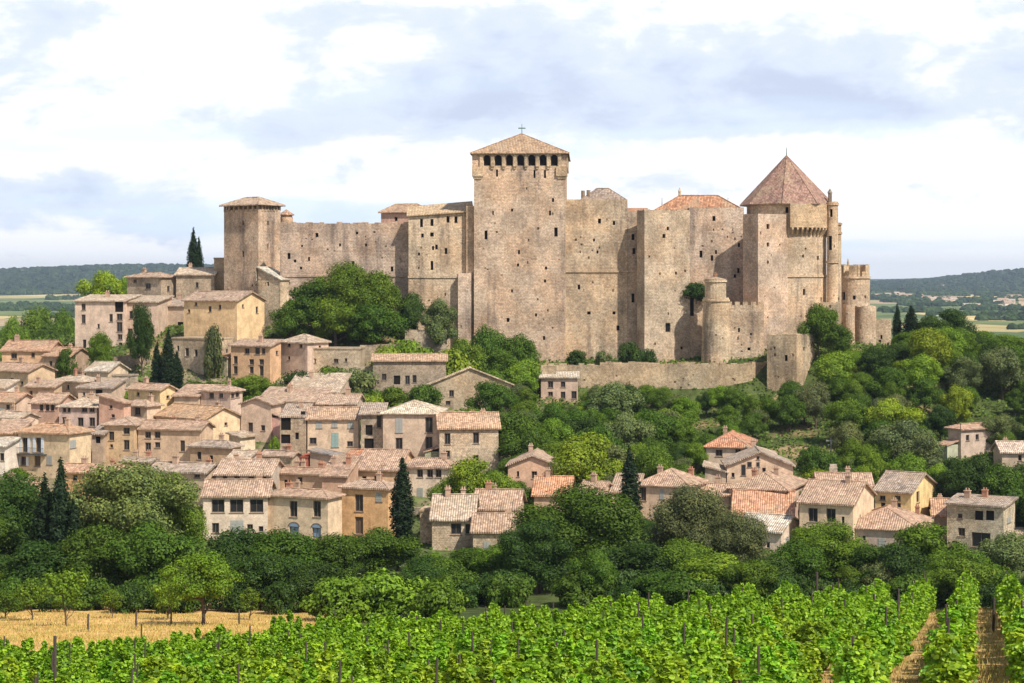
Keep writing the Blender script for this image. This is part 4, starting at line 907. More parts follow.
HS('cream house with weathered grey-brown roof and bright right wall near the tall front houses', 150, 206, 222, 472.5, h=6, yaw=20, roof='gx', pitch=.40, wc=(.54, .43, .32), rc=r3, vb=491, ch=2, dflt=10, wins=[('f', 197, 476, 5, 3, 'd'), ('f', 186, 484, 3, 4, 'd')])
HS('small tumbledown house with broken roofs between the red roof and the cream house', 122, 150, 158, 462, h=4.5, yaw=16, roof='gx', pitch=.3, wc=(.50, .38, .28), rc=r3, vb=470, ch=2)
HS('low grey house with four dark windows right behind the white front house', 216, 270, 275, 474.5, h=6.5, yaw=6, roof='gx', pitch=.36, wc=(.46, .40, .34), rc=r1, vb=484, ch=2, dflt=9, wins=[('f', 225, 478, 4, 4, 'd'), ('f', 237, 478, 5, 4, 'd'), ('f', 251, 478, 5, 4, 'd'), ('f', 264, 478, 4, 4, 'd')])
# front row
HS('long white house with three big dark upper windows in the front row', 203, 267.5, 268.5, 495.5, h=6.6, yaw=-2, roof='gx', pitch=.36, wc=(.62, .53, .43), rc=(.52, .34, .24), D=253, dflt=9, vb=532, ch=1,
   wins=[('f', 218, 506, 11, 12, 'd'), ('f', 236.5, 506, 11.5, 12, 'd'), ('f', 256.5, 506, 11.5, 12, 'd'), ('f', 215.5, 528, 6, 9, 'o'), ('f', 237, 527, 11, 12, 'cg'), ('f', 250, 527, 5, 5, 'd'), ('f', 261, 529, 4, 5, 'd')])
HS('cream front-row house with arched blue doors and a glowing yellow end wall', 268, 328, 342, 498, h=6.8, yaw=24, roof='hip', pitch=.36, wc=(.66, .53, .38), rc=r2, D=250, vb=540, ch=2,
   wins=[('f', 293.5, 509, 6.5, 14, 'xo')[:5] + ('d',), ('f', 317, 509, 6.5, 14, 'd'), ('f', 294, 533, 8, 11, 'U'), ('f', 316.5, 533, 7.5, 9, 'U'), ('f', 283.5, 536, 4, 5, 'd')])
HS('orange-plastered front-row house with brown shuttered door left of the lone cypress', 341.5, 388, 400, 488.5, h=7.4, yaw=20, roof='hip', pitch=.36, wc=(.66, .42, .22), rc=r1, D=253, vb=535, ch=2,
   wins=[('f', 359, 503, 7, 15, 'o'), ('f', 379, 497, 5, 8, 'cg'), ('f', 359, 525.5, 7, 15, 'D')])
HS('white house with a row of three small upper windows right of the lone cypress', 399, 452, 460, 467.5, h=7, yaw=14, roof='hip', pitch=.44, wc=(.66, .56, .45), rc=r2, D=274, vb=502, ch=1,
   wins=[('f', 420, 473.5, 5, 7, 'd'), ('f', 430, 473.5, 5, 7, 'd'), ('f', 438.5, 473.5, 5, 7, 'd'), ('f', 420, 493.5, 5, 10, 'cg')])
HS('orange-roofed house tucked behind the orange-plastered front house', 356, 398, 404, 470, h=6, yaw=12, roof='gx', pitch=.44, wc=(.60, .42, .27), rc=r2, D=274, dflt=11, vb=480, ch=2)
HS('red-roofed low shed above the orange front house', 345, 372, 378, 461, h=4, yaw=15, roof='gx', pitch=.36, wc=(.55, .36, .25), rc=(.6, .25, .14), vb=464, ch=0, name='shed', cat='shed')
HS('grey corrugated lean-to with a dark open front in the middle of the village', 310, 340, 348, 457, h=4, yaw=16, roof='shr', pitch=.16, wc=(.48, .36, .27), rc=(.30, .25, .23), vb=466, ch=0, name='lean_to_shed', cat='shed', wins=[('f', 332, 462, 12, 8, 'v')])
HS('tiny brick-red hut beside the grey lean-to', 298, 308, 311, 457, h=3.6, yaw=15, roof='flat', wc=(.42, .13, .09), vb=467, ch=0, name='hut', cat='hut')
HS('brown patched house with terracotta gables behind the cream front house', 278, 322, 330, 474, h=5.5, yaw=18, roof='gx', pitch=.4, wc=(.50, .36, .25), rc=r2, vb=480, ch=3, dflt=9, wins=[('f', 300, 480, 4, 5, 'd')])
HS('small reddish house with chimneys left of the orange front house, one row back', 322, 346, 350, 476, h=5.5, yaw=10, roof='sh', pitch=.3, wc=(.48, .32, .23), rc=r2, vb=480, ch=2)
# centre
HS('tall house with pale sunlit hip roof and grey shutters in the village centre', 383, 438, 441, 413.5, h=9, yaw=4, roof='hip', pitch=.36, wc=(.54, .43, .33), rc=(.68, .56, .42), vb=455, ch=0, dflt=10,
   wins=[('f', 399, 425.5, 6, 13, 'cg'), ('f', 429, 425, 6.5, 14, 'd'), ('f', 399, 444.5, 6, 12, 'o'), ('f', 429, 444, 6, 13, 'o')])
HS('broad pinkish stone house with orange roof joined right of the pale-roofed tall house', 439.5, 498.5, 499.5, 427.5, h=8, yaw=-5, roof='gx', pitch=.44, wc=(.53, .42, .33), rc=(.60, .37, .24), vb=468, ch=2, dflt=9, wm='rubble',
   wins=[('f', 447.5, 439, 5, 10, 'd'), ('f', 476, 438, 5, 10, 'd'), ('f', 476, 460, 4.5, 9, 'd'), ('f', 447, 454, 5, 6, 'd')])
HS('neat pale house with green shuttered door and evenly tiled roof in the centre', 307.5, 358.5, 361, 418.5, h=7, yaw=-3, roof='gx', pitch=.36, wc=(.58, .46, .34), rc=(.58, .37, .25), vb=451, ch=0, dflt=8,
   wins=[('f', 319, 425, 5, 6, 'cg'), ('f', 334.5, 424, 5, 6, 'cg'), ('f', 350.5, 425, 5, 6, 'cg'), ('f', 313, 441, 6, 6, 'd'), ('f', 335, 440, 6, 13, 'cn'), ('f', 350, 444, 5, 5, 'o')])
HS('recessed dim house with dark balconied openings between two pale houses', 361, 383, 384, 414, h=8, yaw=0, roof='sh', pitch=.2, wc=(.44, .36, .29), rc=r3, vb=451, ch=0, dflt=6, wm='rubble',
   wins=[('f', 369, 430, 6, 9, 'v'), ('f', 379, 420, 4, 14, 'o'), ('f', 369, 444, 8, 10, 'v')])
HS('pink gabled house with bright end wall left of the ruined dark openings', 241, 271, 281, 404, h=6.5, yaw=14, roof='gy', pitch=.36, wc=(.54, .42, .33), rc=r1, vb=444, ch=0, dflt=9,
   wins=[('f', 250.5, 427, 4, 8, 'd'), ('f', 263, 428, 3.5, 5, 'd'), ('f', 252, 441, 5, 4, 'd')])
HS('half-ruined stone house with big black openings on two floors', 280, 306, 308, 417, h=7.5, yaw=2, roof='sh', pitch=.22, wc=(.46, .36, .28), rc=r3, vb=445, ch=1, dflt=7, wm='rubble', o=.15,
   wins=[('f', 285.5, 424, 9, 11, 'v'), ('f', 285, 439, 9, 8, 'v'), ('f', 297, 436, 3, 6, 'v'), ('f', 303, 413, 4, 3, 'v')])
HS('wide house with large faded tile roof sloping down behind the pink gabled house', 258, 318, 330, 402, h=4.5, yaw=16, roof='sh', pitch=.34, wc=(.50, .39, .3), rc=r1, vb=404, ch=2, dflt=11)
HS('grey-walled house with jumbled roof above the neat pale house', 318, 356, 360, 404, h=4.5, yaw=4, roof='gx', pitch=.3, wc=(.50, .42, .35), rc=r1, vb=410, ch=1, dflt=9, wins=[('f', 327, 407, 4, 3, 'd'), ('f', 345, 407, 4, 3, 'd')])
HS('low long house with pinkish roof at the top of the central roofs', 286, 338, 344, 392, h=4, yaw=8, roof='sh', pitch=.3, wc=(.50, .4, .31), rc=r4, vb=395, ch=1, dflt=9)
# centre right
HS('low stone front house with brown double shutters and jumbled tiled roof', 432, 473, 475, 519, h=6, yaw=2, roof='gx', pitch=.46, wc=(.53, .42, .33), rc=r4, D=244, dflt=11, vb=550, ch=3, wm='rubble',
   wins=[('f', 456, 529, 9, 10, 'o'), ('f', 468, 529, 4.5, 9, 'o')])
HS('plain stone front house with a wide evenly tiled roof partly behind trees', 473, 527, 531, 531.5, h=5, yaw=3, roof='gx', pitch=.44, wc=(.48, .38, .29), rc=(.52, .34, .235), D=239, dflt=8, vb=548, ch=1, wm='rubble')
HS('small rough wall hut left of the low stone front house', 420, 434, 436, 511, h=4, yaw=8, roof='flat', wc=(.58, .44, .33), D=250, vb=525, ch=0, dflt=4, wm='rubble', name='hut', cat='hut')
HS('reddish house with a long roof just behind the low stone front house', 474, 518, 523, 509, h=5.5, yaw=6, roof='gx', pitch=.46, wc=(.50, .38, .29), rc=r2, D=253, dflt=9, vb=512, ch=3)
HS('orange house with open gable front and grey lower wall among the central trees', 508, 557, 561, 465.5, h=6, yaw=5, roof='gy', pitch=.40, wc=(.62, .42, .30), rc=r1, vb=482, ch=1, dflt=10, wins=[('f', 518, 474, 2, 5, 'd')])
HS('small annex with sloped roof leaning on the right of the orange gable house', 558, 571, 576, 474, h=4.5, yaw=20, roof='shr', pitch=.3, wc=(.56, .38, .27), rc=r1, vb=489, ch=0, name='annex', cat='annex', wins=[('f', 571, 479, 3, 3, 'd')])
HS('low house with bright orange roof below the orange gable house', 534, 569, 573, 495, h=4.2, yaw=6, roof='gx', pitch=.46, wc=(.52, .38, .27), rc=(.62, .30, .17), vb=500, ch=1, dflt=9, wins=[('f', 560, 499, 2, 4, 'd')])
HS('low house with pale roof half hidden left of the middle cypress', 566, 600, 610, 501, h=4, yaw=22, roof='gx', pitch=.4, wc=(.60, .50, .38), rc=r4, vb=506, ch=1, dflt=8)
HS('small brown gable-fronted house against the middle cypress', 598, 622, 626, 508, h=4, yaw=8, roof='gy', pitch=.45, wc=(.50, .38, .29), rc=r1, D=258, vb=516, ch=0)
HS('hip-roofed house right of the middle cypress, with sunlit right wall', 637, 689, 705, 486.5, h=6.5, yaw=22, roof='hip', pitch=.48, wc=(.56, .43, .32), rc=r2, vb=511, ch=2, D=262,
   wins=[('f', 643.5, 494, 4.5, 12, 'd'), ('f', 662, 494, 4, 9, 'cg')])
# right
HS('house with red-orange roof on the wooded slope under the castle', 706, 749, 760, 447, h=5.5, yaw=12, roof='hip', pitch=.5, wc=(.55, .45, .35), rc=(.60, .28, .17), vb=457, ch=1, wins=[('f', 738, 452.5, 4.5, 6, 'd'), ('f', 719, 453, 6, 6, 'd')])
HS('low annex with long pale sloping roof right of the red-orange roofed house', 749, 776, 779, 456, h=4.5, yaw=5, roof='shr', pitch=.3, wc=(.55, .44, .34), rc=r4, vb=459, ch=1, name='annex', cat='annex')
HS('broad gable-fronted tan house with scattered small windows on the right', 727, 793, 797, 465.5, h=6.5, yaw=3, roof='gy', pitch=.40, wc=(.60, .46, .34), rc=r3, vb=484, ch=0, dflt=9,
   wins=[('f', 749.5, 464.5, 4, 5, 'd'), ('f', 758, 464.5, 3, 4, 'd'), ('f', 743.5, 470, 4, 10, 'o'), ('f', 758, 458, 2.5, 3, 'd'), ('f', 764, 470, 3, 4, 'd'), ('f', 733, 475, 2.5, 4, 'd')])
HS('long wing with pale roof on the left of the broad gable-fronted house', 705, 726, 730, 472, h=4.5, yaw=8, roof='shr', pitch=.25, wc=(.52, .42, .32), rc=r4, vb=476, ch=0, name='annex', cat='annex')
HS('hip-roofed house with pinkish front and bright cream right wall, below the gable-fronted house', 729, 786.5, 806.5, 490, h=6, yaw=22, roof='hip', pitch=.42, wc=(.56, .43, .34), rc=r2, vb=508, ch=3, D=264,
   wins=[('f', 747, 495, 3, 5, 'o'), ('f', 776, 497, 4, 4, 'o'), ('r', 793, 496, 2, 4, 'd'), ('r', 800, 496, 2, 4, 'd')])
HS('long low building with an orange roof slanting behind the white-roofed one', 733, 792, 800, 520, h=4, yaw=10, roof='gx', pitch=.5, wc=(.56, .40, .29), rc=(.60, .31, .19), D=258, vb=526, ch=0, dflt=9)
HS('pale building with dusty white roof and one shuttered window near the right trees', 738, 781, 801, 532, h=5.5, yaw=26, roof='gx', pitch=.34, wc=(.66, .56, .46), rc=(.66, .56, .46), D=251, vb=548, ch=0, wins=[('r', 789, 541, 6, 11, 'cg'), ('f', 768, 545, 3, 5, 'd')])
HS('cream house with two large dark square windows and brown roof on the right', 799.5, 853, 874, 504.5, h=7, yaw=24, roof='gx', pitch=.36, wc=(.66, .53, .38), rc=r2, D=250, vb=530, ch=2,
   wins=[('f', 813, 515, 8, 12, 'd'), ('f', 831, 515.5, 8, 12, 'd'), ('f', 813, 530, 6, 6, 'd'), ('f', 843, 520, 2.5, 6, 'd')])
HS('back house with long brown roof and a tall stone chimney behind the two-windowed house', 819, 872, 876, 486, h=6.5, yaw=4, roof='gx', pitch=.40, wc=(.52, .40, .29), rc=r2, vb=492, ch=2, D=268)
HS('yellow house with bright lemon side wall beside the back house', 875, 911, 935.5, 492.5, h=6.5, yaw=30, roof='gx', pitch=.36, wc=(.74, .58, .30), rc=r3, D=263, vb=522, ch=0,
   wins=[('f', 882.5, 498, 5, 4, 'd'), ('f', 897.5, 498, 5, 4, 'd'), ('f', 883, 505, 4, 4, 'd'), ('f', 899, 506, 3, 5, 'o'), ('r', 918, 497, 2.6, 11, 'o')])
HS('wide front house with big brown hip roof and grey stucco below the yellow house', 843, 920, 940, 530.5, h=6, yaw=20, roof='hip', pitch=.42, wc=(.46, .38, .32), rc=(.48, .30, .21), D=248, vb=555, ch=2,
   wins=[('f', 882, 544, 6, 10, 'cg'), ('f', 864, 538, 2.5, 4, 'd')])
HS('weathered grey house with an open upstairs loggia and peeling walls at the right', 947, 1003.5, 1015, 507, h=8.5, yaw=32, roof='sh', pitch=.12, wc=(.54, .46, .37), rc=r3, D=254, vb=545, ch=2, wm='rubble', dflt=8,
   wins=[('f', 979, 515.5, 7, 8, 'v'), ('f', 990, 515.5, 7, 8, 'v'), ('f', 961.5, 532, 6, 7, 'd'), ('f', 981, 540, 16, 12, 'o'), ('f', 960, 516, 4, 4, 'd'), ('r', 1009, 520, 3, 6, 'cg')])
HS('low tiled-roof house between the yellow house and the loggia house', 934, 950, 955, 515, h=5, yaw=10, roof='gx', pitch=.45, wc=(.44, .34, .26), rc=r5, D=262, vb=524, ch=1, dflt=8)
HS('lonely square stone house with hip roof high among the right-hand trees', 948, 961, 995.5, 429, h=5, yaw=-30, roof='hip', pitch=.34, wc=(.50, .41, .34), rc=(.55, .33, .23), vb=443, ch=0, wins=[('f', 988, 441, 4, 4, 'd')])
HS('pale-roofed house cut by the right edge of the picture', 1002, 1036, 1040, 452, h=4.5, yaw=4, roof='gx', pitch=.36, wc=(.52, .42, .33), rc=(.66, .5, .4), vb=462, ch=1, wins=[('f', 1020, 458, 3, 5, 'd')])
HS('dim outbuilding at the right edge beside the loggia house', 1014, 1034, 1038, 546, h=4, yaw=4, roof='sh', pitch=.2, wc=(.42, .36, .3), rc=r3, D=252, vb=560, ch=0, name='outbuilding', cat='outbuilding', wins=[('f', 1020, 552, 4, 4, 'd')])

HS('dim narrow house squeezed between the ochre balcony house and the tan hip-roofed house', 92, 103, 105, 434, h=5.5, yaw=5, roof='sh', pitch=.2, wc=(.42, .33, .25), rc=r3, vb=455, ch=0, dflt=5, wins=[('f', 98, 440, 4, 6, 'v')])
HS('low pale shed with a dark doorway just above the low grey four-windowed house', 228, 248, 254, 459, h=3.6, yaw=14, roof='gx', pitch=.3, wc=(.62, .52, .42), rc=r4, vb=465, ch=0, name='shed', cat='shed', dflt=6, wins=[('f', 241, 463, 9, 5, 'v')])
HS('rough-walled little house with mixed tiles below the ruined stone house', 262, 292, 300, 456, h=4.2, yaw=20, roof='gx', pitch=.36, wc=(.50, .40, .31), rc=r1, vb=466, ch=2, wm='rubble', dflt=6, wins=[('f', 274, 461, 3, 4, 'd')])
HS('small red-roofed house at the left edge between two rows of roofs', -14, 14, 20, 402, h=5, yaw=18, roof='gx', pitch=.36, wc=(.60, .46, .36), rc=r5, vb=410, ch=1, wins=[('f', 8, 407, 3, 4, 'd')])
HS('whitewashed little house at the left edge under the red-chimneyed gable', -12, 4, 7, 388, h=5.5, yaw=10, roof='sh', pitch=.2, wc=(.72, .66, .58), rc=r4, vb=402, ch=0, dflt=5, wins=[('f', 1, 394, 3, 4, 'd')])
HS('tiny sunlit shed right of the low brown hip-roofed house', 229, 240, 246, 437, h=3.2, yaw=30, roof='shr', pitch=.2, wc=(.68, .58, .44), rc=r4, vb=444, ch=0, name='shed', cat='shed', dflt=4)
HS('low ruined stone hut among bushes above the left village rows', 112, 130, 134, 376, h=2.8, yaw=10, roof='flat', wc=(.46, .38, .31), vb=380, ch=0, wm='rubble', name='hut', cat='hut', dflt=4, wins=[('f', 120, 379, 3, 4, 'v')])
HS('small tiled house peeping between the orange gable house and the middle cypress', 578, 600, 606, 493, h=4.5, yaw=24, roof='gx', pitch=.4, wc=(.56, .43, .33), rc=r2, vb=499, ch=1, dflt=6)
HS('low roofs attached on the left of the hip-roofed house by the middle cypress', 612, 636, 640, 492, h=4.5, yaw=12, roof='sh', pitch=.3, wc=(.54, .43, .34), rc=r1, vb=500, ch=1, dflt=6, wins=[('f', 622, 497, 3, 4, 'd')])
HS('low outbuilding with rusty tiles left of the hip-roofed pinkish house', 704, 729, 732, 495, h=4, yaw=14, roof='gx', pitch=.4, wc=(.50, .40, .32), rc=r2, vb=502, ch=1, dflt=6, name='outbuilding', cat='outbuilding')
HS('patched stone cottage with brown tiles half hidden in trees right of centre', 664, 690, 697, 520, h=4.5, yaw=16, roof='gx', pitch=.42, wc=(.55, .45, .36), rc=r1, D=246, vb=526, ch=1, dflt=7)
def pole(px, yt, label):
    yb = yt + 28; D = solveD(px, yb); X = (px - CX) * D / F; z = H(X, D); h = (HY - yt) * D / F - z; b = B(); b.tube((0, 0, -.4), (0, 0, h), .13, .08, 7)
    b.box(-.8, .8, -.06, .06, h - .55, h - .4); b.box(-.55, .55, -.055, .055, h - 1.2, h - 1.07)
    for q in (-.7, -.3, .3, .7): b.tube((q, 0, h - .4), (q, 0, h - .2), .05, .04, 5)
    o = b.build('utility_pole', M['grey_shutter']); o.location = (X, D, z); tag(o, label, 'utility pole')
pole(831, 438, 'grey utility pole with crossarms behind the tall stone chimney on the right')
pole(864, 452, 'second grey utility pole, just right of the tall stone chimney above the brown roof')
for px_, y0_, y1_, rx_ in ((776, 443, 452, 22), (706, 418, 430, 9), (992, 402, 411, 13), (806, 436, 441, 16)): VIS.append((px_ - rx_, px_ + rx_, y0_, y1_, 999))
# balcony of the ochre house, loggia ledge
def rail(parent, x0, x1, y0, y1, z, h=1.0):
    b = B(); b.box(x0, x1, y0, y1, z - .12, z)
    b.tube((x0, y0, z + h), (x1, y0, z + h), .03, .03, 5); n = int((x1 - x0) / .22)
    for k in range(n + 1): b.tube((x0 + (x1 - x0) * k / n, y0, z), (x0 + (x1 - x0) * k / n, y0, z + h), .018, .018, 4)
    return b.build('balcony', M['iron'], parent)
for o in list(C.objects):
    if o.get('label', '').startswith('large ochre house'):
        D = solveD(69.5, 433.5, 7.2); fr = Frame(18, 69.5, 91, D, 22, cap=True); u0, z = fr.hit('f', 18.5, 453); u1, _ = fr.hit('f', 47, 453)
        u0 = max(u0, .1); rail(o, u0 - fr.w / 2, u1 - fr.w / 2, -fr.d / 2 - .95, -fr.d / 2 - .003, z - o.location.z)
    if o.get('label', '').startswith('back house with long'):
        fr = Frame(819, 872, 876, 268, 4, cap=True); u, z = fr.hit('f', 836, 487); z -= o.location.z; u -= fr.w / 2; b = B()
        b.box(u - .6, u + .6, 0, .9, z - .5, z + 2.6); b.box(u - .5, u + .5, .1, .8, z + 2.6, z + 3.0)
        b.build('chimney', M['rubble'], o, (.5, .42, .36))

# garden and terrace walls between the houses
def garden_wall(label, a, ya, c, yc, D0, D1, h=2.4, col=stonec, th=.5):
    A = W(a, ya, D0); E = W(c, yc, D1); zt = A.z; L = (E - A).xy.length; n = max(2, int(L / 3)); b = B(); ctr = (A + E) / 2; ctr.z = min(H(A.x, A.y), H(E.x, E.y)) - 1
    e = (E - A); dz = e.z / L; e.z = 0; e.normalize(); nn = Vector((-e.y, e.x, 0))
    for k in range(n):
        u0, u1 = L * k / n, L * (k + 1) / n; P = []
        t0 = A.z + dz * u0 + random.uniform(-.1, .1); t1 = t0 + dz * (u1 - u0)
        for s_ in (0, th):
            for uu in (u0, u1):
                q = A + e * uu + nn * s_ - ctr; P.append((q.x, q.y))
        zb = -1
        def v(i, z): return (P[i][0], P[i][1], z)
        b.poly([v(0, zb), v(1, zb), v(1, t1 - ctr.z), v(0, t0 - ctr.z)], [(u0, zb), (u1, zb), (u1, t1), (u0, t0)])
        b.poly([v(3, zb), v(2, zb), v(2, t0 - ctr.z), v(3, t1 - ctr.z)])
        b.poly([v(0, t0 - ctr.z), v(1, t1 - ctr.z), v(3, t1 - ctr.z), v(2, t0 - ctr.z)])
        b.poly([v(2, zb), v(0, zb), v(0, t0 - ctr.z), v(2, t0 - ctr.z)]); b.poly([v(1, zb), v(3, zb), v(3, t1 - ctr.z), v(1, t1 - ctr.z)])
    o = b.build('stone_wall', M['rubble'], None, col); o.location = ctr; tag(o, label, 'wall', 'old stone walls on the castle slope'); VIS.append((a, c, min(ya, yc), max(ya, yc) + 6, D0))
garden_wall('grey stone terrace wall right of the hip-roofed stone house under the large trees', 360, 345, 410, 344, 352, 353)
garden_wall('dry stone terrace wall half hidden in bushes beneath the castle hall', 405, 330, 447, 330, 356, 357, col=(.38, .31, .25))
garden_wall('pale wall stub with flat top left of the brown stone barn', 343, 367, 373, 366, 340, 340, col=(.46, .38, .3))
garden_wall('pale stone wall between the keep foot and the tiny pinkish house', 541, 366, 556, 366, 351, 351, col=(.5, .4, .3))
garden_wall('low rubble wall on the slope below the grey flat-roofed stone house', 105, 358, 150, 352, 348, 352, col=(.40, .33, .27))
garden_wall('broken low wall among bushes right of the square hip-roofed house', 278, 383, 320, 378, 334, 336, col=(.42, .35, .28))
garden_wall('low wall at the foot of the white house beside the lone cypress', 398, 506, 434, 509, 266, 265, col=(.42, .35, .28))
garden_wall('pale terrace wall at the foot of the orange-plastered front house', 336, 536, 376, 537, 255, 255, col=(.6, .5, .4))
# ---------------------------------------------------------------- trees
def leafset(n, ctrs, rads, leaf, out=.85, up=.35, shell=.55, aspect=.62, zmin=None, rng=RNG, weights=None):
    """n small folded leaf sprays spread through clumps"""
    ctrs = np.array(ctrs, float); rads = np.array(rads, float)
    w_ = rads.mean(1) ** 2; w_ /= w_.sum(); k = rng.choice(len(ctrs), n, p=w_)
    dr = rng.normal(size=(n, 3)); dr /= np.linalg.norm(dr, axis=1)[:, None]
    rr = shell + (1.06 - shell) * rng.random(n) ** .6
    p = ctrs[k] + dr * rads[k] * rr[:, None]
    nm = dr * out + rng.normal(size=(n, 3)) * .33 + np.array([0, 0, up]); nm /= np.linalg.norm(nm, axis=1)[:, None]
    a = np.cross(nm, rng.normal(size=(n, 3))); a /= np.linalg.norm(a, axis=1)[:, None]; b_ = np.cross(nm, a)
    s = leaf * (0.6 + .8 * rng.random(n))[:, None]
    if zmin is not None:
        ok = p[:, 2] > zmin; p, a, b_, s, nm = p[ok], a[ok], b_[ok], s[ok], nm[ok]
    n = len(p)
    q = np.stack([p - a * s, p - b_ * s * aspect - a * s * .2 + nm * s * .12, p + a * s, p + b_ * s * aspect + a * s * .15 + nm * s * .12], 1)
    return q.reshape(-1, 3), np.arange(n * 4).reshape(-1, 4)
def core(ctrs, rads, k=.50, zmin=None):
    """dim inner leaf mass so that dense crowns close up: lumpy low shells"""
    V, Fc = [], []
    for c, r in zip(ctrs, rads):
        n0 = len(V); nu, nv = 7, 5
        for j in range(nv + 1):
            for i in range(nu):
                th = math.pi * j / nv; ph = 2 * math.pi * i / nu + j * .4; q = k * random.uniform(.75, 1.1)
                V.append((c[0] + r[0] * q * math.sin(th) * math.cos(ph), c[1] + r[1] * q * math.sin(th) * math.sin(ph), c[2] + r[2] * q * math.cos(th)))
        for j in range(nv):
            for i in range(nu): Fc.append((n0 + j * nu + i, n0 + (j + 1) * nu + i, n0 + (j + 1) * nu + (i + 1) % nu, n0 + j * nu + (i + 1) % nu))
    return np.array(V), np.array(Fc)
def crown_mesh(name, w, h0, h1, ncl, n, leaf, seed, dense=True, cr=(.22, .42), wisp=0):
    random.seed(seed); rng = np.random.default_rng(seed); cs, rs = [], []; hh = (h1 - h0) / 2; zc = (h0 + h1) / 2
    for i in range(ncl):
        a = i * 2.39996 + random.uniform(-.4, .4); t = (i + .5) / ncl; z = -0.75 + 1.55 * t + random.uniform(-.2, .2); q = math.sqrt(max(.05, 1 - z * z * .9)) * random.uniform(.36, .92)
        r = random.uniform(*cr) * random.uniform(.7, 1.12)
        cs.append((w / 2 * q * math.cos(a), w / 2 * q * math.sin(a), zc + hh * z * .78)); rs.append((w * .5 * r * 1.15, w * .5 * r * 1.15, hh * r * 1.0))
    cs.append((0, 0, zc)); rs.append((w * .28, w * .28, hh * .62)); cs.append((w * .05, 0, zc + hh * .66)); rs.append((w * .2, w * .2, hh * .36)); cs.append((-w * .1, w * .06, zc + hh * .5)); rs.append((w * .24, w * .24, hh * .4))
    V, Fc = leafset(n, cs, rs, leaf, rng=rng, shell=.5 if dense else .3)
    if wisp:
        V2, F2 = leafset(wisp, cs, [tuple(x * 1.22 for x in r) for r in rs], leaf * .9, rng=rng, shell=.75); Fc = np.vstack([Fc, F2 + len(V)]); V = np.vstack([V, V2])
    if dense:
        V2, F2 = core(cs, rs); Fc = np.vstack([Fc, F2 + len(V)]); V = np.vstack([V, V2])
    return mesh_np(name, V, Fc, M['leaf']), cs
def trunk_mesh(name, cs, h, r0, top=.75):
    b = B(); p = Vector((0, 0, -.6)); segs = 4; pts = [Vector((random.uniform(-.12, .12) * k, random.uniform(-.12, .12) * k, -.6 + (h * top + .6) * k / segs)) for k in range(segs + 1)]
    for k in range(segs): b.tube(pts[k], pts[k + 1], r0 * (1 - .19 * k), r0 * (1 - .19 * (k + 1)), 7, False)
    for i, c in enumerate(cs[:9]):
        s = pts[1 + i % 3]; c = Vector(c); mid = (s + c) / 2 + Vector((0, 0, -.2)); b.tube(s, mid, r0 * .45, r0 * .28, 5, False); b.tube(mid, c, r0 * .28, r0 * .1, 5, False)
    return mesh_np(name, b.v, b.f, M['bark'])
PROTO = {}
def proto(kind, crown, cs, h, w, r0, top=.75):
    PROTO.setdefault(kind, []).append((crown, trunk_mesh('trunk', cs, h, r0, top), h, w))
for s in range(5):
    m_, cs = crown_mesh('round_crown', 8.5, 1.3, 9, 14, 12500, .15, 10 + s, wisp=1300); proto('round', m_, cs, 9, 8.5, .28)
for s in range(3):
    m_, cs = crown_mesh('large_crown', 13, 1.6, 14, 24, 32000, .145, 30 + s, wisp=3500, cr=(.2, .36)); proto('large', m_, cs, 14, 13, .45)
for s in range(2):
    m_, cs = crown_mesh('airy_crown', 8, 2.0, 8, 16, 11000, .115, 40 + s, dense=False, cr=(.2, .34), wisp=700); proto('airy', m_, cs, 8, 8, .2)
for s in range(2):
    m_, cs = crown_mesh('young_crown', 4.2, 1.1, 5, 10, 1700, .14, 50 + s, dense=False, cr=(.22, .36), wisp=300); proto('young', m_, cs, 5, 4.2, .1)
for s in range(3):
    m_, cs = crown_mesh('bush_crown', 5, -.3, 3, 10, 3400, .14, 60 + s, wisp=200, cr=(.34, .5)); proto('bush', m_, cs, 3, 5, .08, .5)
for s in range(2):
    rng = np.random.default_rng(80 + s); cs, rs = [], []
    for k in range(16):
        t = k / 15; R = 1.05 * (math.sin(math.pi * min(1, (t * .86 + .12))) ** .75) * (1 - .25 * t) + .06
        cs.append((random.uniform(-.1, .1), random.uniform(-.1, .1), .5 + t * 9.0)); rs.append((R, R, .75))
    V, Fc = leafset(3600, cs, rs, .17, out=.5, up=.5, rng=rng, shell=.7, aspect=.4); V2, F2 = core(cs, rs, .8); Fc = np.vstack([Fc, F2 + len(V)]); V = np.vstack([V, V2])
    proto('cypress', mesh_np('cypress_crown', V, Fc, M['leaf']), [(0, 0, 3)], 10, 2.3, .16, .5)
GREEN = {'dark': (.040, .078, .016), 'oak': (.064, .118, .016), 'mid': (.095, .160, .018), 'bright': (.140, .225, .022), 'lime': (.19, .26, .022), 'olive': (.13, .165, .062), 'grey': (.105, .13, .055), 'cypress': (.020, .038, .018), 'willow': (.12, .165, .052)}
LIGHTN = {'dark': 'dark green', 'oak': 'deep green', 'mid': 'mid green', 'bright': 'bright green', 'lime': 'yellowish green', 'olive': 'grey-green', 'grey': 'dull grey-green', 'cypress': 'blackish', 'willow': 'silvery green'}
cnt = {}; TREES = []
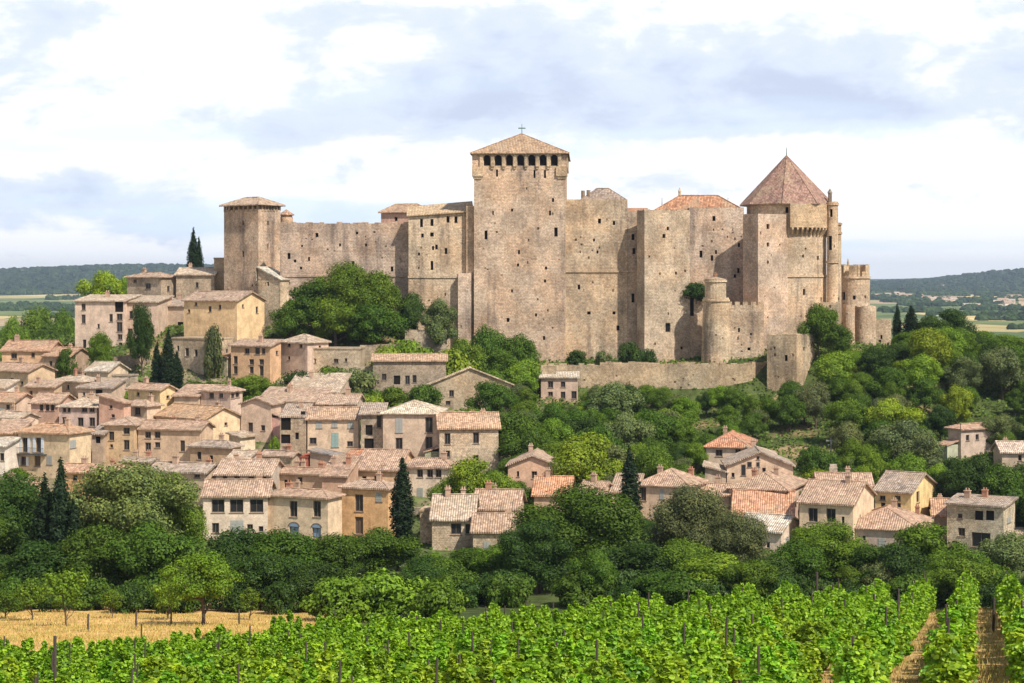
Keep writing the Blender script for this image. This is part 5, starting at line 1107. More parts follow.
def tree(kind, X, Y, h, w, colr, label, cat='tree', name='broadleaf_tree', group=None, base=None):
    P_ = PROTO[kind]; i = cnt.get(kind, 0); cnt[kind] = i + 1; crown, trunk, ph, pw = P_[i % len(P_)]
    z = H(X, Y) if base is None else base
    r = thing(name, label, cat, (X, Y, z), (i * 2.4) % 6.28, group); r.scale = (w / pw * random.uniform(.94, 1.16), w / pw * random.uniform(.9, 1.15), h / ph * (1.08 if kind in ('large', 'round', 'bush', 'young', 'airy') else 1))
    c = GREEN[colr]; v = random.uniform(.85, 1.18); hs_ = random.uniform(.93, 1.09)
    link('crown', crown, r, (c[0] * v * hs_, c[1] * v, c[2] * v)); link('trunk', trunk, r)
    TREES.append((X, Y, h, w)); return r
def T(px, ytop, wpx, D, kind='round', colr='mid', label='', name='broadleaf_tree', cat='tree', minh=1.5, group=None):
    X = (px - CX) * D / F; z = H(X, D); h = max(minh, (HY - ytop) * D / F - z); wpx = wpx * 1.3 if kind == 'cypress' else wpx; return tree(kind, X, D, h, wpx * D / F, colr, label, cat, name, group)
CY = dict(kind='cypress', colr='cypress', name='cypress_tree', cat='cypress')
BU = dict(kind='bush', name='bush', cat='bush', minh=.8)
# valley floor in front of the village
T(203, 556, 92, 150, 'airy', 'bright', 'spreading light green tree with forked trunk standing on the golden dry field')
T(66, 573, 44, 146, 'young', 'bright', 'small bright green tree at the near edge of the golden field')
T(32, 581, 40, 158, 'young', 'mid', 'small leafy tree left of the bright green one on the golden field')
T(6, 592, 34, 162, 'young', 'oak', 'low dark little tree cut by the left edge at the golden field')
T(112, 591, 26, 160, 'young', 'mid', 'tiny round-topped sapling alone in the middle of the golden field')
T(168, 583, 38, 158, 'young', 'bright', 'young tree touching the left side of the spreading light green tree')
T(250, 590, 30, 160, 'young', 'mid', 'low young tree behind the right side of the spreading light green tree')
T(340, 580, 70, 158, 'bush', 'bright', 'wide mid green bush at the right end of the golden field', name='bush', cat='bush')
T(385, 574, 84, 160, 'bush', 'bright', 'largest of the clipped-looking green bushes behind the vineyard', name='bush', cat='bush')
T(435, 582, 66, 158, 'bush', 'mid', 'rightmost of the wide green bushes behind the vineyard', name='bush', cat='bush')
T(18, 482, 100, 212, 'large', 'dark', 'large dark green tree at the left edge below the village')
T(-25, 500, 80, 205, 'large', 'oak', 'dark green tree cut by the left edge of the picture')
T(44, 476, 24, 200, label='tall slim cypress left of its thicker twin in front of the left houses', **CY)
T(61, 460, 24, 199, label='tall thick cypress, the highest in front of the left houses', **CY)
T(74, 500, 20, 198, label='shorter cypress on the right of the tall cypress pair', **CY)
T(130, 470, 128, 203, 'large', 'willow', 'very large silvery green tree rising in front of the left houses')
T(170, 482, 80, 206, 'large', 'mid', 'large green tree right of the silvery one, touching the white front house')
T(95, 530, 80, 188, 'round', 'oak', 'rounded dark tree below the big silvery green tree')
T(150, 528, 92, 187, 'round', 'oak', 'dark rounded tree directly behind the spreading light green tree')
T(35, 545, 80, 188, 'round', 'dark', 'shadowy round tree behind the small trees on the golden field')
T(232, 533, 66, 200, 'round', 'dark', 'dark green round tree in front of the left end of the white front house')
T(282, 534, 84, 195, 'round', 'oak', 'dark green round tree in front of the cream house with blue doors')
T(330, 538, 72, 203, 'round', 'oak', 'deep green tree in front of the gap between cream and orange front houses')
T(380, 531, 70, 215, 'round', 'oak', 'deep green tree in front of the orange-plastered house')
T(262, 556, 66, 182, 'round', 'dark', 'low dark tree at the back edge of the golden field')
T(318, 566, 60, 180, 'round', 'dark', 'low shadowy tree above the right end of the golden field')
T(402, 458, 21, 243, label='lone tall narrow cypress between the orange and the white front houses', **CY)
T(425, 566, 60, 185, 'round', 'dark', 'dark tree behind the wide bushes by the vineyard')
T(470, 550, 66, 212, 'round', 'oak', 'dark tree in front of the low stone front house')
T(432, 556, 56, 214, 'round', 'mid', 'green tree at the foot of the small rough wall hut')
T(350, 538, 56, 222, 'round', 'oak', 'dark tree close under the orange-plastered front house')
T(248, 537, 50, 222, 'round', 'mid', 'green tree close under the long white house')
T(300, 540, 54, 222, 'round', 'mid', 'green tree close under the cream house with blue doors')
T(398, 543, 46, 224, 'round', 'oak', 'dark tree at the foot of the lone tall cypress')
T(520, 541, 56, 216, 'round', 'oak', 'dark tree beside the plain stone front house, under its roof edge')
T(500, 548, 64, 206, 'round', 'mid', 'green tree covering the wall of the plain stone front house')
T(585, 492, 124, 205, 'large', 'oak', 'biggest dark green tree in the centre of the lower tree belt')
T(538, 524, 80, 200, 'large', 'dark', 'dark tree on the left flank of the biggest central tree')
T(640, 545, 80, 197, 'round', 'dark', 'dark tree on the right flank of the biggest central tree')
T(456, 573, 26, 190, 'young', 'oak', 'small conical tree by the low stone front house')
T(630, 448, 19, 246, label='tall dark cypress in the village centre by the hip-roofed house', **CY)
T(692, 492, 96, 214, 'large', 'grey', 'tall dull grey-green tree in front of the right-hand houses')
T(738, 516, 74, 208, 'large', 'grey', 'grey-green tree before the white-roofed building')
T(722, 558, 84, 190, 'round', 'bright', 'bright green low tree behind the vineyard right of centre')
T(664, 575, 70, 185, 'round', 'oak', 'low deep green tree behind the vineyard at centre')
T(770, 560, 66, 192, 'round', 'dark', 'dark tree between the grey-green tree and the broad right one')
T(828, 526, 92, 205, 'large', 'mid', 'broad mid green tree under the two-windowed cream house')
T(800, 545, 66, 196, 'round', 'oak', 'dark green tree left of the broad one below the cream house')
T(868, 548, 70, 200, 'round', 'oak', 'round deep green tree in front of the grey stucco house')
T(925, 528, 80, 212, 'round', 'mid', 'round mid green tree in front of the loggia house left corner')
T(900, 548, 60, 196, 'round', 'dark', 'dark tree at the vineyard edge before the grey stucco house')
T(966, 552, 66, 200, 'round', 'mid', 'green tree in front of the loggia house')
T(1012, 536, 70, 205, 'round', 'olive', 'grey-green tree at the right edge behind the vineyard')
T(1050, 530, 70, 208, 'round', 'mid', 'green tree cut by the right edge behind the vineyard')
# inside the village
T(470, 462, 60, 262, 'round', 'lime', 'fresh yellow-green round tree among the central houses')
T(500, 476, 44, 261, 'round', 'bright', 'smaller fresh green tree right of the yellow-green central tree')
T(448, 482, 34, 262, 'round', 'mid', 'green tree against the wall of the white house in the centre')
T(590, 455, 34, 290, 'round', 'olive', 'pale grey-green round-headed tree below the wooded slope in the centre')
T(142, 308, 27, 345, 'round', 'dark', 'dark conifer-like tree standing before the tall pale houses')
T(168, 330, 13, 332, label='left dark cypress of the group under the yellow-gabled house', **CY)
T(157, 343, 12, 333, label='short left cypress beside the taller one under the yellow-gabled house', **CY)
T(177, 352, 12, 334, label='small cypress right of the tall one under the yellow-gabled house', **CY)
T(100, 335, 28, 343, 'round', 'mid', 'round green tree at the foot of the tall pale house')
T(67, 350, 20, 345, 'bush', 'oak', 'small dark bushy tree left of the tall pale house')
T(105, 275, 46, 400, 'round', 'lime', 'yellow-green tree at the skyline behind the tall pale house')
T(125, 279, 30, 402, 'round', 'bright', 'fresh green tree just left of the brown uphill house')
T(193, 229, 11, 412, label='taller of the two skyline cypresses left of the west castle tower', **CY)
T(199, 238, 10, 414, label='shorter of the two skyline cypresses left of the west castle tower', **CY)
T(252, 377, 46, 326, 'round', 'mid', 'green tree behind the square hip-roofed house')
T(236, 390, 30, 327, 'bush', 'bright', 'bright green bush right behind the square hip-roofed house')
T(278, 385, 30, 328, 'bush', 'oak', 'dark bush below the salmon-coloured house')
T(274, 438, 12, 290, 'young', 'bright', 'tiny bright green tree in front of the ruined stone house', minh=2)
T(215, 328, 22, 344, 'bush', 'grey', 'brownish dry bush at the foot of the ochre wall of the yellow-gabled house', name='bush', cat='bush')
T(330, 368, 44, 336, 'bush', 'mid', 'low green bush left of the brown stone barn', name='bush', cat='bush')
T(352, 370, 40, 335, 'bush', 'olive', 'grey-green bush at the left corner of the brown stone barn', name='bush', cat='bush')
T(300, 372, 34, 334, 'bush', 'dark', 'dark bush below the pink-grey stone house', name='bush', cat='bush')
T(392, 388, 44, 330, 'bush', 'mid', 'green bush growing before the brown stone barn wall', name='bush', cat='bush')
T(425, 386, 34, 330, 'bush', 'oak', 'dark green bush at the right corner of the brown stone barn', name='bush', cat='bush')
T(372, 396, 30, 322, 'bush', 'lime', 'small yellow-green bush above the pale-roofed tall house', name='bush', cat='bush')
T(492, 384, 44, 322, 'round', 'oak', 'dark tree right of the broad-gabled stone house')
# wooded slope under the castle hall
for i, (x, y, w_, D, k, c, lb) in enumerate([
    (345, 268, 76, 361, 'large', 'mid', 'highest tree of the leafy group against the west curtain wall'),
    (312, 284, 56, 359, 'round', 'oak', 'left tree of the leafy group against the west curtain wall'),
    (378, 276, 62, 362, 'round', 'mid', 'right-hand tall tree of the leafy group against the west curtain wall'),
    (292, 304, 40, 357, 'round', 'oak', 'darker low tree at the left foot of the leafy group by the curtain wall'),
    (336, 300, 50, 356, 'round', 'bright', 'bright tree in front of the leafy group by the curtain wall'),
    (370, 306, 56, 355, 'round', 'oak', 'deep green tree at the front right of the leafy group by the curtain wall'),
    (438, 303, 42, 358, 'round', 'olive', 'grey-green round tree under the castle hall windows'),
    (412, 296, 28, 363, 'round', 'dark', 'dark narrow tree in the corner below the castle hall'),
    (486, 330, 40, 352, 'round', 'oak', 'dark green tree at the left foot of the keep'),
    (518, 338, 46, 351, 'round', 'oak', 'deep green tree against the middle foot of the keep'),
    (462, 342, 44, 349, 'round', 'mid', 'green tree below the buttress left of the keep'),
    (500, 352, 44, 347, 'round', 'mid', 'mid green tree in front of the keep foot'),
    (524, 362, 40, 345, 'round', 'bright', 'bright green tree left of the tiny pinkish house'),
    (450, 352, 60, 345, 'bush', 'lime', 'long yellow-green bush below the keep on the left'),
    (410, 342, 54, 349, 'bush', 'bright', 'bright green bush mass above the brown stone barn'),
    (385, 348, 40, 346, 'bush', 'lime', 'yellow-green bush behind the brown stone barn roof'),
    (630, 343, 26, 358.5, 'bush', 'dark', 'dark ivy bush between the keep and the middle square tower'),
    (648, 350, 16, 357.5, 'bush', 'dark', 'dark bush at the left foot of the middle square tower'),
    (576, 351, 20, 359, 'bush', 'dark', 'small dark bush at the right foot of the keep'),
    (602, 352, 22, 358.5, 'bush', 'olive', 'dusty bush at the foot of the east curtain wall'),
    (818, 307, 40, 358, 'round', 'mid', 'round green tree growing against the great round tower'),
    (836, 326, 34, 356, 'round', 'oak', 'darker tree right below the round tree at the great round tower'),
    (897, 305, 8, 368, 'cypress', 'cypress', 'small cypress on the skyline right of the castle'),
    (911, 306, 17, 366, 'cypress', 'cypress', 'thicker dark cypress on the skyline right of the castle'),
    (930, 318, 40, 365, 'round', 'dark', 'dark skyline tree right of the cypresses'),
    (952, 312, 44, 372, 'round', 'dark', 'tall dark skyline tree on the ridge right of the castle'),
    (980, 333, 44, 376, 'round', 'mid', 'rounded green tree where the ridge falls to the right'),
    (1006, 336, 44, 378, 'round', 'mid', 'rounded tree at the ridge end near the right edge'),
    (1040, 342, 44, 378, 'round', 'oak', 'tree cut by the right edge on the ridge'),
    (903, 334, 22, 362, 'bush', 'mid', 'green bush at the foot of the wall stub east of the castle')]):
    nm = 'bush' if k == 'bush' else 'cypress_tree' if k == 'cypress' else 'broadleaf_tree'
    T(x, y, w_, D, k, c, lb, name=nm, cat='cypress' if k == 'cypress' else 'bush' if k == 'bush' else 'tree', minh=1.2)
# round shrub on the terrace by the curtain wall: sits on the low wall in front of it
p = W(696, 298, 366); tree('bush', p.x, 366.2, 3.5, 5.2, 'dark', 'dark round shrub growing on top of the low wall beside the corner turret', 'bush', 'bush', base=p.z - .5)
for x, y, w_, D, c, lb in [(36, 312, 40, 520, 'mid', 'largest green tree in the field behind the village at far left'), (64, 314, 26, 525, 'mid', 'round tree right of the large one behind the village at far left'),
                           (12, 322, 30, 510, 'bright', 'lower tree at the left edge behind the village'), (50, 324, 34, 500, 'oak', 'dark tree in front of the large one behind the village at far left')]:
    T(x, y, w_, D, 'round', c, lb)

# fill of the wooded slope: seeded spots that leave every building clear
LIM = [(440, 345), (545, 400), (575, 388), (610, 384), (640, 382), (700, 384), (745, 380), (770, 374), (800, 368), (815, 356), (840, 352), (850, 352), (895, 348), (905, 335), (920, 330), (960, 330), (1000, 346), (1060, 350)]
LX = [a for a, _ in LIM]; LY = [b_ for _, b_ in LIM]
def clear(px, ytop, ybot, wpx, D):
    for a, c, y0, y1, dd in VIS:
        if D < dd + 1 and px + wpx * .40 > a and px - wpx * .40 < c and ybot > y0 and ytop < y1: return False
        if abs(D - dd) < 5 and a < px < c: return False
        if D > dd and D < dd + 9 and a - 2 < px < c + 2 and y1 != 999: return False
    return True
LM = [(560, 392, 'the tiny pinkish house'), (655, 385, 'the middle of the retaining wall'), (740, 380, 'the right end of the retaining wall'), (790, 370, 'the square outwork'),
      (533, 475, 'the orange gable house'), (590, 475, 'the pale round-headed tree'), (630, 485, 'the middle cypress'), (672, 490, 'the hip-roofed house by the middle cypress'), (735, 445, 'the red-orange roofed house'),
      (762, 470, 'the broad gable-fronted house'), (836, 480, 'the tall stone chimney'), (905, 500, 'the yellow house'), (980, 520, 'the loggia house'), (970, 435, 'the lonely square stone house'),
      (1015, 452, 'the pale-roofed house at the edge'), (882, 345, 'the wall stub east of the castle'), (905, 335, 'the two skyline cypresses'), (955, 350, 'the tall dark skyline tree'), (1010, 360, 'the ridge end'),
      (468, 450, 'the broad pinkish stone house'), (832, 350, 'the great round tower'), (620, 425, 'the open slope under the east curtain wall'), (776, 448, 'the brown earth bank'), (870, 410, 'the middle of the wooded flank'), (100, 430, 'the greyish pink house'),
      (60, 400, 'the low tan house'), (150, 370, 'the cypress group'), (210, 380, 'the flat-roofed grey stone house'), (255, 385, 'the salmon-coloured house'), (335, 380, 'the pale wall stub'), (410, 390, 'the brown stone barn'),
      (300, 440, 'the ruined stone house'), (345, 350, 'the long low outbuilding'), (440, 340, 'the castle hall'), (490, 370, 'the keep foot'), (260, 470, 'the low grey four-windowed house'), (30, 470, 'the ochre balcony house'), (430, 500, 'the white house beside the cypress'),
      (370, 535, 'the orange-plastered front house'), (490, 550, 'the low stone front houses')]
def rel(px, y):
    b_ = min(LM, key=lambda q: (q[0] - px) ** 2 + ((q[1] - y) * 1.3) ** 2); dx, dy = px - b_[0], y - b_[1]
    return (('right of ' if dx > 0 else 'left of ') if abs(dx) > abs(dy) else ('downhill of ' if dy > 0 else 'uphill of ')) + b_[2]
def near_name(px, yb):
    if px < 545: return 'left of the tiny pinkish house below the keep' if yb < 440 else 'between the broad stone house and the orange gable house'
    if px < 700: return 'just under the retaining wall' if yb < 425 else 'between the retaining wall and the central houses'
    if px < 800: return 'above the red-orange roofed house' if yb < 440 else 'around the broad gable-fronted house'
    if px < 900: return 'right below the great round tower' if yb < 420 else 'above the yellow house'
    return 'on the ridge flank right of the castle' if yb < 410 else 'around the lonely square stone house'
random.seed(21); N = 0; tries = 0; placed = []
while N < 262 and tries < 14000:
    tries += 1; px = random.uniform(440, 1060); D = random.uniform(240, 384)
    if px > 850 and D > 372: pass
    elif D > 351 and px < 815: continue
    elif D > 360 and px < 895: continue
    X = (px - CX) * D / F; z = H(X, D); yb = HY - z * F / D
    u = random.random(); h = random.uniform(3.6, 9.8); wd = h * random.uniform(.78, 1.15)
    lim = float(np.interp(px, LX, LY)); h = min(h, (yb - lim) * D / F)
    if h < 1.8: continue
    wd = min(wd, h * 1.5)
    wpx = wd * F / D
    if any((X - q[0]) ** 2 + ((D - q[1]) * .8) ** 2 < ((wd + q[2]) * .245) ** 2 for q in placed): continue
    if not clear(px, yb - h * F / D, yb, wpx, D): continue
    cc = random.choices(['dark', 'oak', 'mid', 'bright', 'olive', 'lime', 'grey'], [3, 5, 5, 3.5, 1.6, 1.2, 1.6])[0]
    kd = 'bush' if h < 3.2 else 'round'; sz = 'low' if h < 3.2 else 'medium' if h < 5.4 else 'tall'
    nm = 'bush' if kd == 'bush' else 'broadleaf_tree'
    tree(kd, X, D, h, wd, cc, f"{sz} {LIGHTN[cc]} {'bush' if kd == 'bush' else 'tree'} {rel(px, yb)}", 'bush' if kd == 'bush' else 'tree', nm, f"{'bushes' if kd == 'bush' else 'trees'} {rel(px, yb)}")
    placed.append((X, D, wd)); N += 1
print('slope fill', N)
# a few bushes and small trees between the left houses and on the castle slope
N = 0; tries = 0
while N < 55 and tries < 4000:
    tries += 1; px = random.uniform(-20, 545); D = random.uniform(262, 356)
    X = (px - CX) * D / F; z = H(X, D); yb = HY - z * F / D; h = random.uniform(1.6, 3.4); wd = h * random.uniform(1.1, 1.7); wpx = wd * F / D
    if not clear(px, yb - h * F / D, yb, wpx, D): continue
    if any((X - q[0]) ** 2 + (D - q[1]) ** 2 < ((wd + q[2]) * .35) ** 2 for q in placed): continue
    cc = random.choice(['dark', 'oak', 'mid', 'bright', 'olive']); zone = 'among the left village roofs' if px < 230 and yb > 370 else 'on the slope below the west curtain wall' if yb < 372 else 'among the central village roofs'
    tree('bush', X, D, h, wd, cc, f'{"small" if h < 2.4 else "low wide"} {LIGHTN[cc]} bush {rel(px, yb)}', 'bush', 'bush', 'bushes ' + rel(px, yb)); placed.append((X, D, wd)); N += 1
print('village bushes', N)
# lower belt gaps
BL = [(60, 'the left cypresses'), (150, 'the big silvery tree'), (240, 'the long white house'), (310, 'the blue-doored cream house'), (375, 'the orange-plastered house'), (430, 'the lone cypress'), (500, 'the low stone front houses'), (585, 'the biggest central tree'), (650, 'the middle cypress'), (720, 'the grey-green trees'), (785, 'the white-roofed building'), (840, 'the two-windowed cream house'), (910, 'the grey stucco house'), (1000, 'the loggia house')]
def belt(px): return min(BL, key=lambda q: abs(q[0] - px))[1]
N = 0; tries = 0
while N < 34 and tries < 3000:
    tries += 1; px = random.uniform(-30, 1070); D = random.uniform(186, 236); X = (px - CX) * D / F; z = H(X, D); yb = HY - z * F / D
    lim = 592 if px < 460 else 585 if px < 640 else 572
    h = random.uniform(3, 6); h = min(h, (yb - lim + 12) * D / F + 2.2); wd = h * random.uniform(1, 1.5)
    if h < 2: continue
    if not clear(px, yb - h * F / D, yb - 30, wd * F / D, D): continue
    cc = random.choice(['dark', 'oak', 'mid', 'mid', 'olive']); zone = 'left' if px < 340 else 'central' if px < 680 else 'right-hand'
    tree('round', X, D, h, wd, cc, f'{"low" if h < 4 else "medium"} {LIGHTN[cc]} tree in the {zone} belt, below {belt(px)}', 'tree', 'broadleaf_tree', f'tree belt below {belt(px)}'); N += 1

N = 0; tries = 0
while N < 66 and tries < 3000:       # shrubs closing the foot of the tree belt
    tries += 1; px = random.uniform(-30, 1070); D = random.uniform(176, 184) if px < 335 else random.uniform(184, 198); X = (px - CX) * D / F; h = random.uniform(2.0, 3.6); wd = h * random.uniform(1.2, 1.8)
    if any((X - q[0]) ** 2 + (D - q[1]) ** 2 < 5 for q in placed): continue
    cc = random.choice(['dark', 'dark', 'oak']); zone = 'left' if px < 340 else 'central' if px < 680 else 'right-hand'
    tree('bush', X, D, h, wd, cc, f'low {LIGHTN[cc]} bush at the belt foot below {belt(px)}', 'bush', 'bush', f'bushes below {belt(px)}'); N += 1; placed.append((X, D, wd))
# ---------------------------------------------------------------- vineyard
random.seed(5); RD = Vector((.262, 1, 0)).normalized(); RN = Vector((RD.y, -RD.x, 0))   # row direction and its normal
def vine_geo(seed):
    rng = np.random.default_rng(seed); cs, rs = [], []
    for k in range(9):
        z = .45 + .75 * rng.random(); cs.append((rng.uniform(-.24, .24), rng.uniform(-.42, .42), z)); rs.append((.20, .22, .20))
    for k in range(3): cs.append((rng.uniform(-.15, .15), rng.uniform(-.45, .45), 1.25 + rng.random() * .25)); rs.append((.08, .08, .2))
    n = 1150; ctrs = np.array(cs); rads = np.array(rs); k = rng.integers(0, len(cs), n)
    dr = rng.normal(size=(n, 3)); dr /= np.linalg.norm(dr, axis=1)[:, None]
    p = ctrs[k] + dr * rads[k] * (.4 + .7 * rng.random(n))[:, None]
    nm = dr * .6 + rng.normal(size=(n, 3)) * .55 + np.array([0, 0, .3]); nm /= np.linalg.norm(nm, axis=1)[:, None]
    a = np.cross(nm, rng.normal(size=(n, 3))); a /= np.linalg.norm(a, axis=1)[:, None]; b_ = np.cross(nm, a); s = (.03 + .036 * rng.random(n))[:, None]
    # five-pointed leaf, folded a little along its middle
    pts = [(-1.0, 0, 0), (-.35, .85, .22), (.35, .9, .28), (1.1, 0, 0), (.35, -.9, .28), (-.35, -.85, .22)]
    V = np.stack([p + a * s * x + b_ * s * y + nm * s * z for x, y, z in pts], 1).reshape(-1, 3)
    Fc = []
    for i in range(n): Fc += [(6 * i, 6 * i + 3, 6 * i + 2, 6 * i + 1), (6 * i, 6 * i + 5, 6 * i + 4, 6 * i + 3)]
    return V, np.array(Fc)
VG = [vine_geo(100 + i) for i in range(6)]; VMESH = [mesh_np('vine_foliage', V, Fc, M['vine']) for V, Fc in VG]
def vtrunk():
    b = B(); b.tube((0, 0, -.15), (.03, .02, .45), .035, .03, 6, False); b.tube((.03, .02, .45), (-.02, .3, .85), .025, .015, 5, False); b.tube((.03, .02, .45), (.02, -.3, .85), .025, .015, 5, False)
    return mesh_np('vine_trunk', b.v, b.f, M['bark'])
VT = vtrunk(); spots = []; posts = []
def edge_far(px): return float(np.interp(px, [-100, 0, 300, 500, 700, 850, 1000, 1100], [71, 72, 76, 79, 83, 87, 93, 97]))
row = 0
for row in range(-34, 34):
    base = RN * (row * 1.95 + 1.15)
    off = random.random()
    for k in range(0, 75):
        q = base + RD * (k * 1.0 + off + 38); 
        if q.y < 38: continue
        px = CX + F * q.x / q.y
        if px < -45 or px > 1075 or q.y > edge_far(px): continue
        z = H(q.x, q.y); 
        ytop = HY - (z + 1.75) * F / q.y
        if ytop > 690: continue
        if random.random() < .03: continue
        spots.append((q.y, q.x, z, px))
        if k % 6 == (row * 2) % 6 or random.random() < .02: posts.append((q.y, q.x, z, px))
spots.sort()
print('vines', len(spots), 'posts', len(posts))
def vcol(): 
    v = random.uniform(.85, 1.15); return (.19 * v * random.uniform(.8, 1.25), .345 * v, .022 * v)
def vname(px):
    return 'in the left part of the front vineyard' if px < 340 else 'in the middle part of the front vineyard' if px < 700 else 'in the right part of the front vineyard'
inner = [s for s in spots if -20 < s[3] < 1044]; outer = [s for s in spots if not (-20 < s[3] < 1044)]
nearq = (inner[100][0], inner[200][0])
for y, x, z, px in inner[:300]:
    i = random.randrange(6); r = thing('grapevine', f'leafy bright green grapevine {"at the very front" if y < nearq[0] else "just behind the front vines" if y < nearq[1] else "a few rows back"}, below {belt(px)}', 'grapevine', (x, y, z), math.atan2(-RD.x, RD.y) + (math.pi if random.random() < .5 else 0), 'grapevines below ' + belt(px))
    s = random.uniform(.88, 1.12); r.scale = (s * 1.42, s * 1.15, s * random.uniform(.84, 1.1))
    link('foliage', VMESH[i], r, vcol()); link('trunk', VT, r)
VV, FF = [], []; n0 = 0
ca_, sa_ = RD.y, RD.x
for y, x, z, px in inner[300:] + outer:
    V, Fc = VG[random.randrange(6)]; s = random.uniform(.9, 1.12); fl = random.choice((-1, 1))
    A = V * s * np.array([1.35, 1.12, random.uniform(.8, 1.02)]); Rx = A[:, 0] * fl * ca_ + A[:, 1] * fl * sa_ + x; Ry = -A[:, 0] * fl * sa_ + A[:, 1] * fl * ca_ + y
    VV.append(np.stack([Rx, Ry, A[:, 2] * 1.12 + z], 1)); FF.append(Fc + n0); n0 += len(V)
vs = link('vineyard', mesh_np('vineyard', np.vstack(VV), np.vstack(FF), M['vine']), None, (.19, .345, .022)); tag(vs, 'mass of bright green vine rows stretching back behind the nearest vines', 'vineyard', kind='stuff')
# stakes
b = B(); b.tube((0, 0, -.3), (.02, .01, 1.95), .036, .03, 7); SM = mesh_np('stake', b.v, b.f, M['post_wood'])
random.shuffle(posts); n = 0
for y, x, z, px in posts:
    if not (-10 < px < 1034): continue
    o = link('vine_stake', SM); o.location = (x + random.uniform(-.1, .1), y, z); o.scale = (1, 1, random.uniform(.82, 1.12)); o.rotation_euler = (random.uniform(-.05, .05), random.uniform(-.06, .06), random.uniform(0, 3))
    tag(o, f'thin dark stake {"at the front" if y < 55 else "halfway back" if y < 68 else "far back"} in the vineyard, below {belt(px)}', 'stake', 'wooden stakes below ' + belt(px)); n += 1
    if n > 120: break
def post(px, ytop, D, r, label, lean=0):
    X = (px - CX) * D / F; z = H(X, D); h = (HY - ytop) * D / F - z; b = B(); b.tube((0, 0, -.3), (lean, 0, h), r, r * .8, 8)
    o = b.build('vine_stake', M['post_wood']); o.location = (X, D, z); tag(o, label, 'stake')
post(817, 572, 86, .07, 'tallest dark pole rising above the vines right of centre')
post(874, 594, 74, .06, 'thick dark stake above the vines left of the open gap')
post(55, 636, 54, .06, 'thick weathered stake near the left edge of the vineyard')
post(385, 646, 52, .055, 'thick dark stake at the bottom of the vineyard left of centre')
post(993, 598, 70, .06, 'upright stake in the bare gap between vine rows at the right', .05)
for px, yt, D, lb in ((136, 611, 140, 'short grey post in the golden field under the sapling'), (88, 617, 132, 'short post near the vineyard edge in the golden field'), (171, 614, 150, 'short post near the forked trunk tree in the golden field'), (239, 613, 148, 'short post right of the forked trunk tree in the golden field')):
    X = (px - CX) * D / F; z = H(X, D); b = B(); b.tube((0, 0, -.2), (.02, 0, 1.3), .08, .07, 7); o = b.build('field_post', M['post_wood']); o.location = (X, D, z); tag(o, lb, 'post')
# dry grass: between the rows and over the golden field
rng = np.random.default_rng(3); VV, n = [], 0
def blades(P, h, w_):
    k = len(P); a = rng.random(k) * 6.28; d = np.stack([np.cos(a), np.sin(a), np.zeros(k)], 1); ln = rng.normal(size=(k, 3)) * .35; ln[:, 2] = 1
    hh = (h * (.5 + rng.random(k)))[:, None]
    return np.stack([P - d * w_, P + d * w_, P + ln * hh], 1).reshape(-1, 3)
P = []
while len(P) < 20000:
    y = random.uniform(104, 176); px = random.uniform(-30, 345); x = (px - CX) * y / F; P.append((x, y, H(x, y) - .03))
V = blades(np.array(P), .22, .04); Fc = np.arange(len(V)).reshape(-1, 3)
m, t, b = mat('dry_grass', 1.0, 0.0)
g = t.node('ShaderNodeNewGeometry'); rr_ = t.node('ShaderNodeValToRGB'); t.put(rr_.inputs[0], g.outputs['Random Per Island']); e = rr_.color_ramp
e.elements[0].color = (.50, .30, .10, 1); e.elements[1].color = (.66, .44, .17, 1); el = e.elements.new(.85); el.color = (.30, .30, .08, 1)
t.put(b.inputs['Base Color'], rr_.outputs[0]); M['dry'] = m
tag(link('dry_grass', mesh_np('dry_grass', V, Fc, m)), 'short golden dry grass over the field behind the vineyard', 'grass', kind='stuff')
P = []
while len(P) < 30000:
    y = random.uniform(44, 96); px = random.uniform(560, 1060); x = (px - CX) * y / F; P.append((x, y, H(x, y) - .03))
V = blades(np.array(P), .16, .02); Fc = np.arange(len(V)).reshape(-1, 3)
tag(link('dry_grass', mesh_np('dry_grass', V, Fc, m)), 'dry straw-coloured grass on the ground between the vine rows', 'grass', kind='stuff')
# ground ivy and brush cover of the wooded slope
P = []; random.seed(9)
while len(P) < 70000:
    D = random.uniform(238, 400); px = random.uniform(-40, 1070)
    if px < 540 and D < 335 and random.random() < .75: continue
    x = (px - CX) * D / F; P.append((x, D, H(x, D) + random.uniform(0, .5)))
P = np.array(P); k = len(P); nm = rng.normal(size=(k, 3)) * .5 + np.array([0, -.2, .8]); nm /= np.linalg.norm(nm, axis=1)[:, None]
a = np.cross(nm, rng.normal(size=(k, 3))); a /= np.linalg.norm(a, axis=1)[:, None]; b_ = np.cross(nm, a); s = (.18 + .22 * rng.random(k))[:, None]
V = np.stack([P - a * s, P - b_ * s * .7, P + a * s, P + b_ * s * .7], 1).reshape(-1, 3)
tag(link('undergrowth', mesh_np('undergrowth', V, np.arange(k * 4).reshape(-1, 4), M['leaf']), None, (.085, .14, .025)), 'low green undergrowth covering the slope between houses and trees', 'undergrowth', kind='stuff')

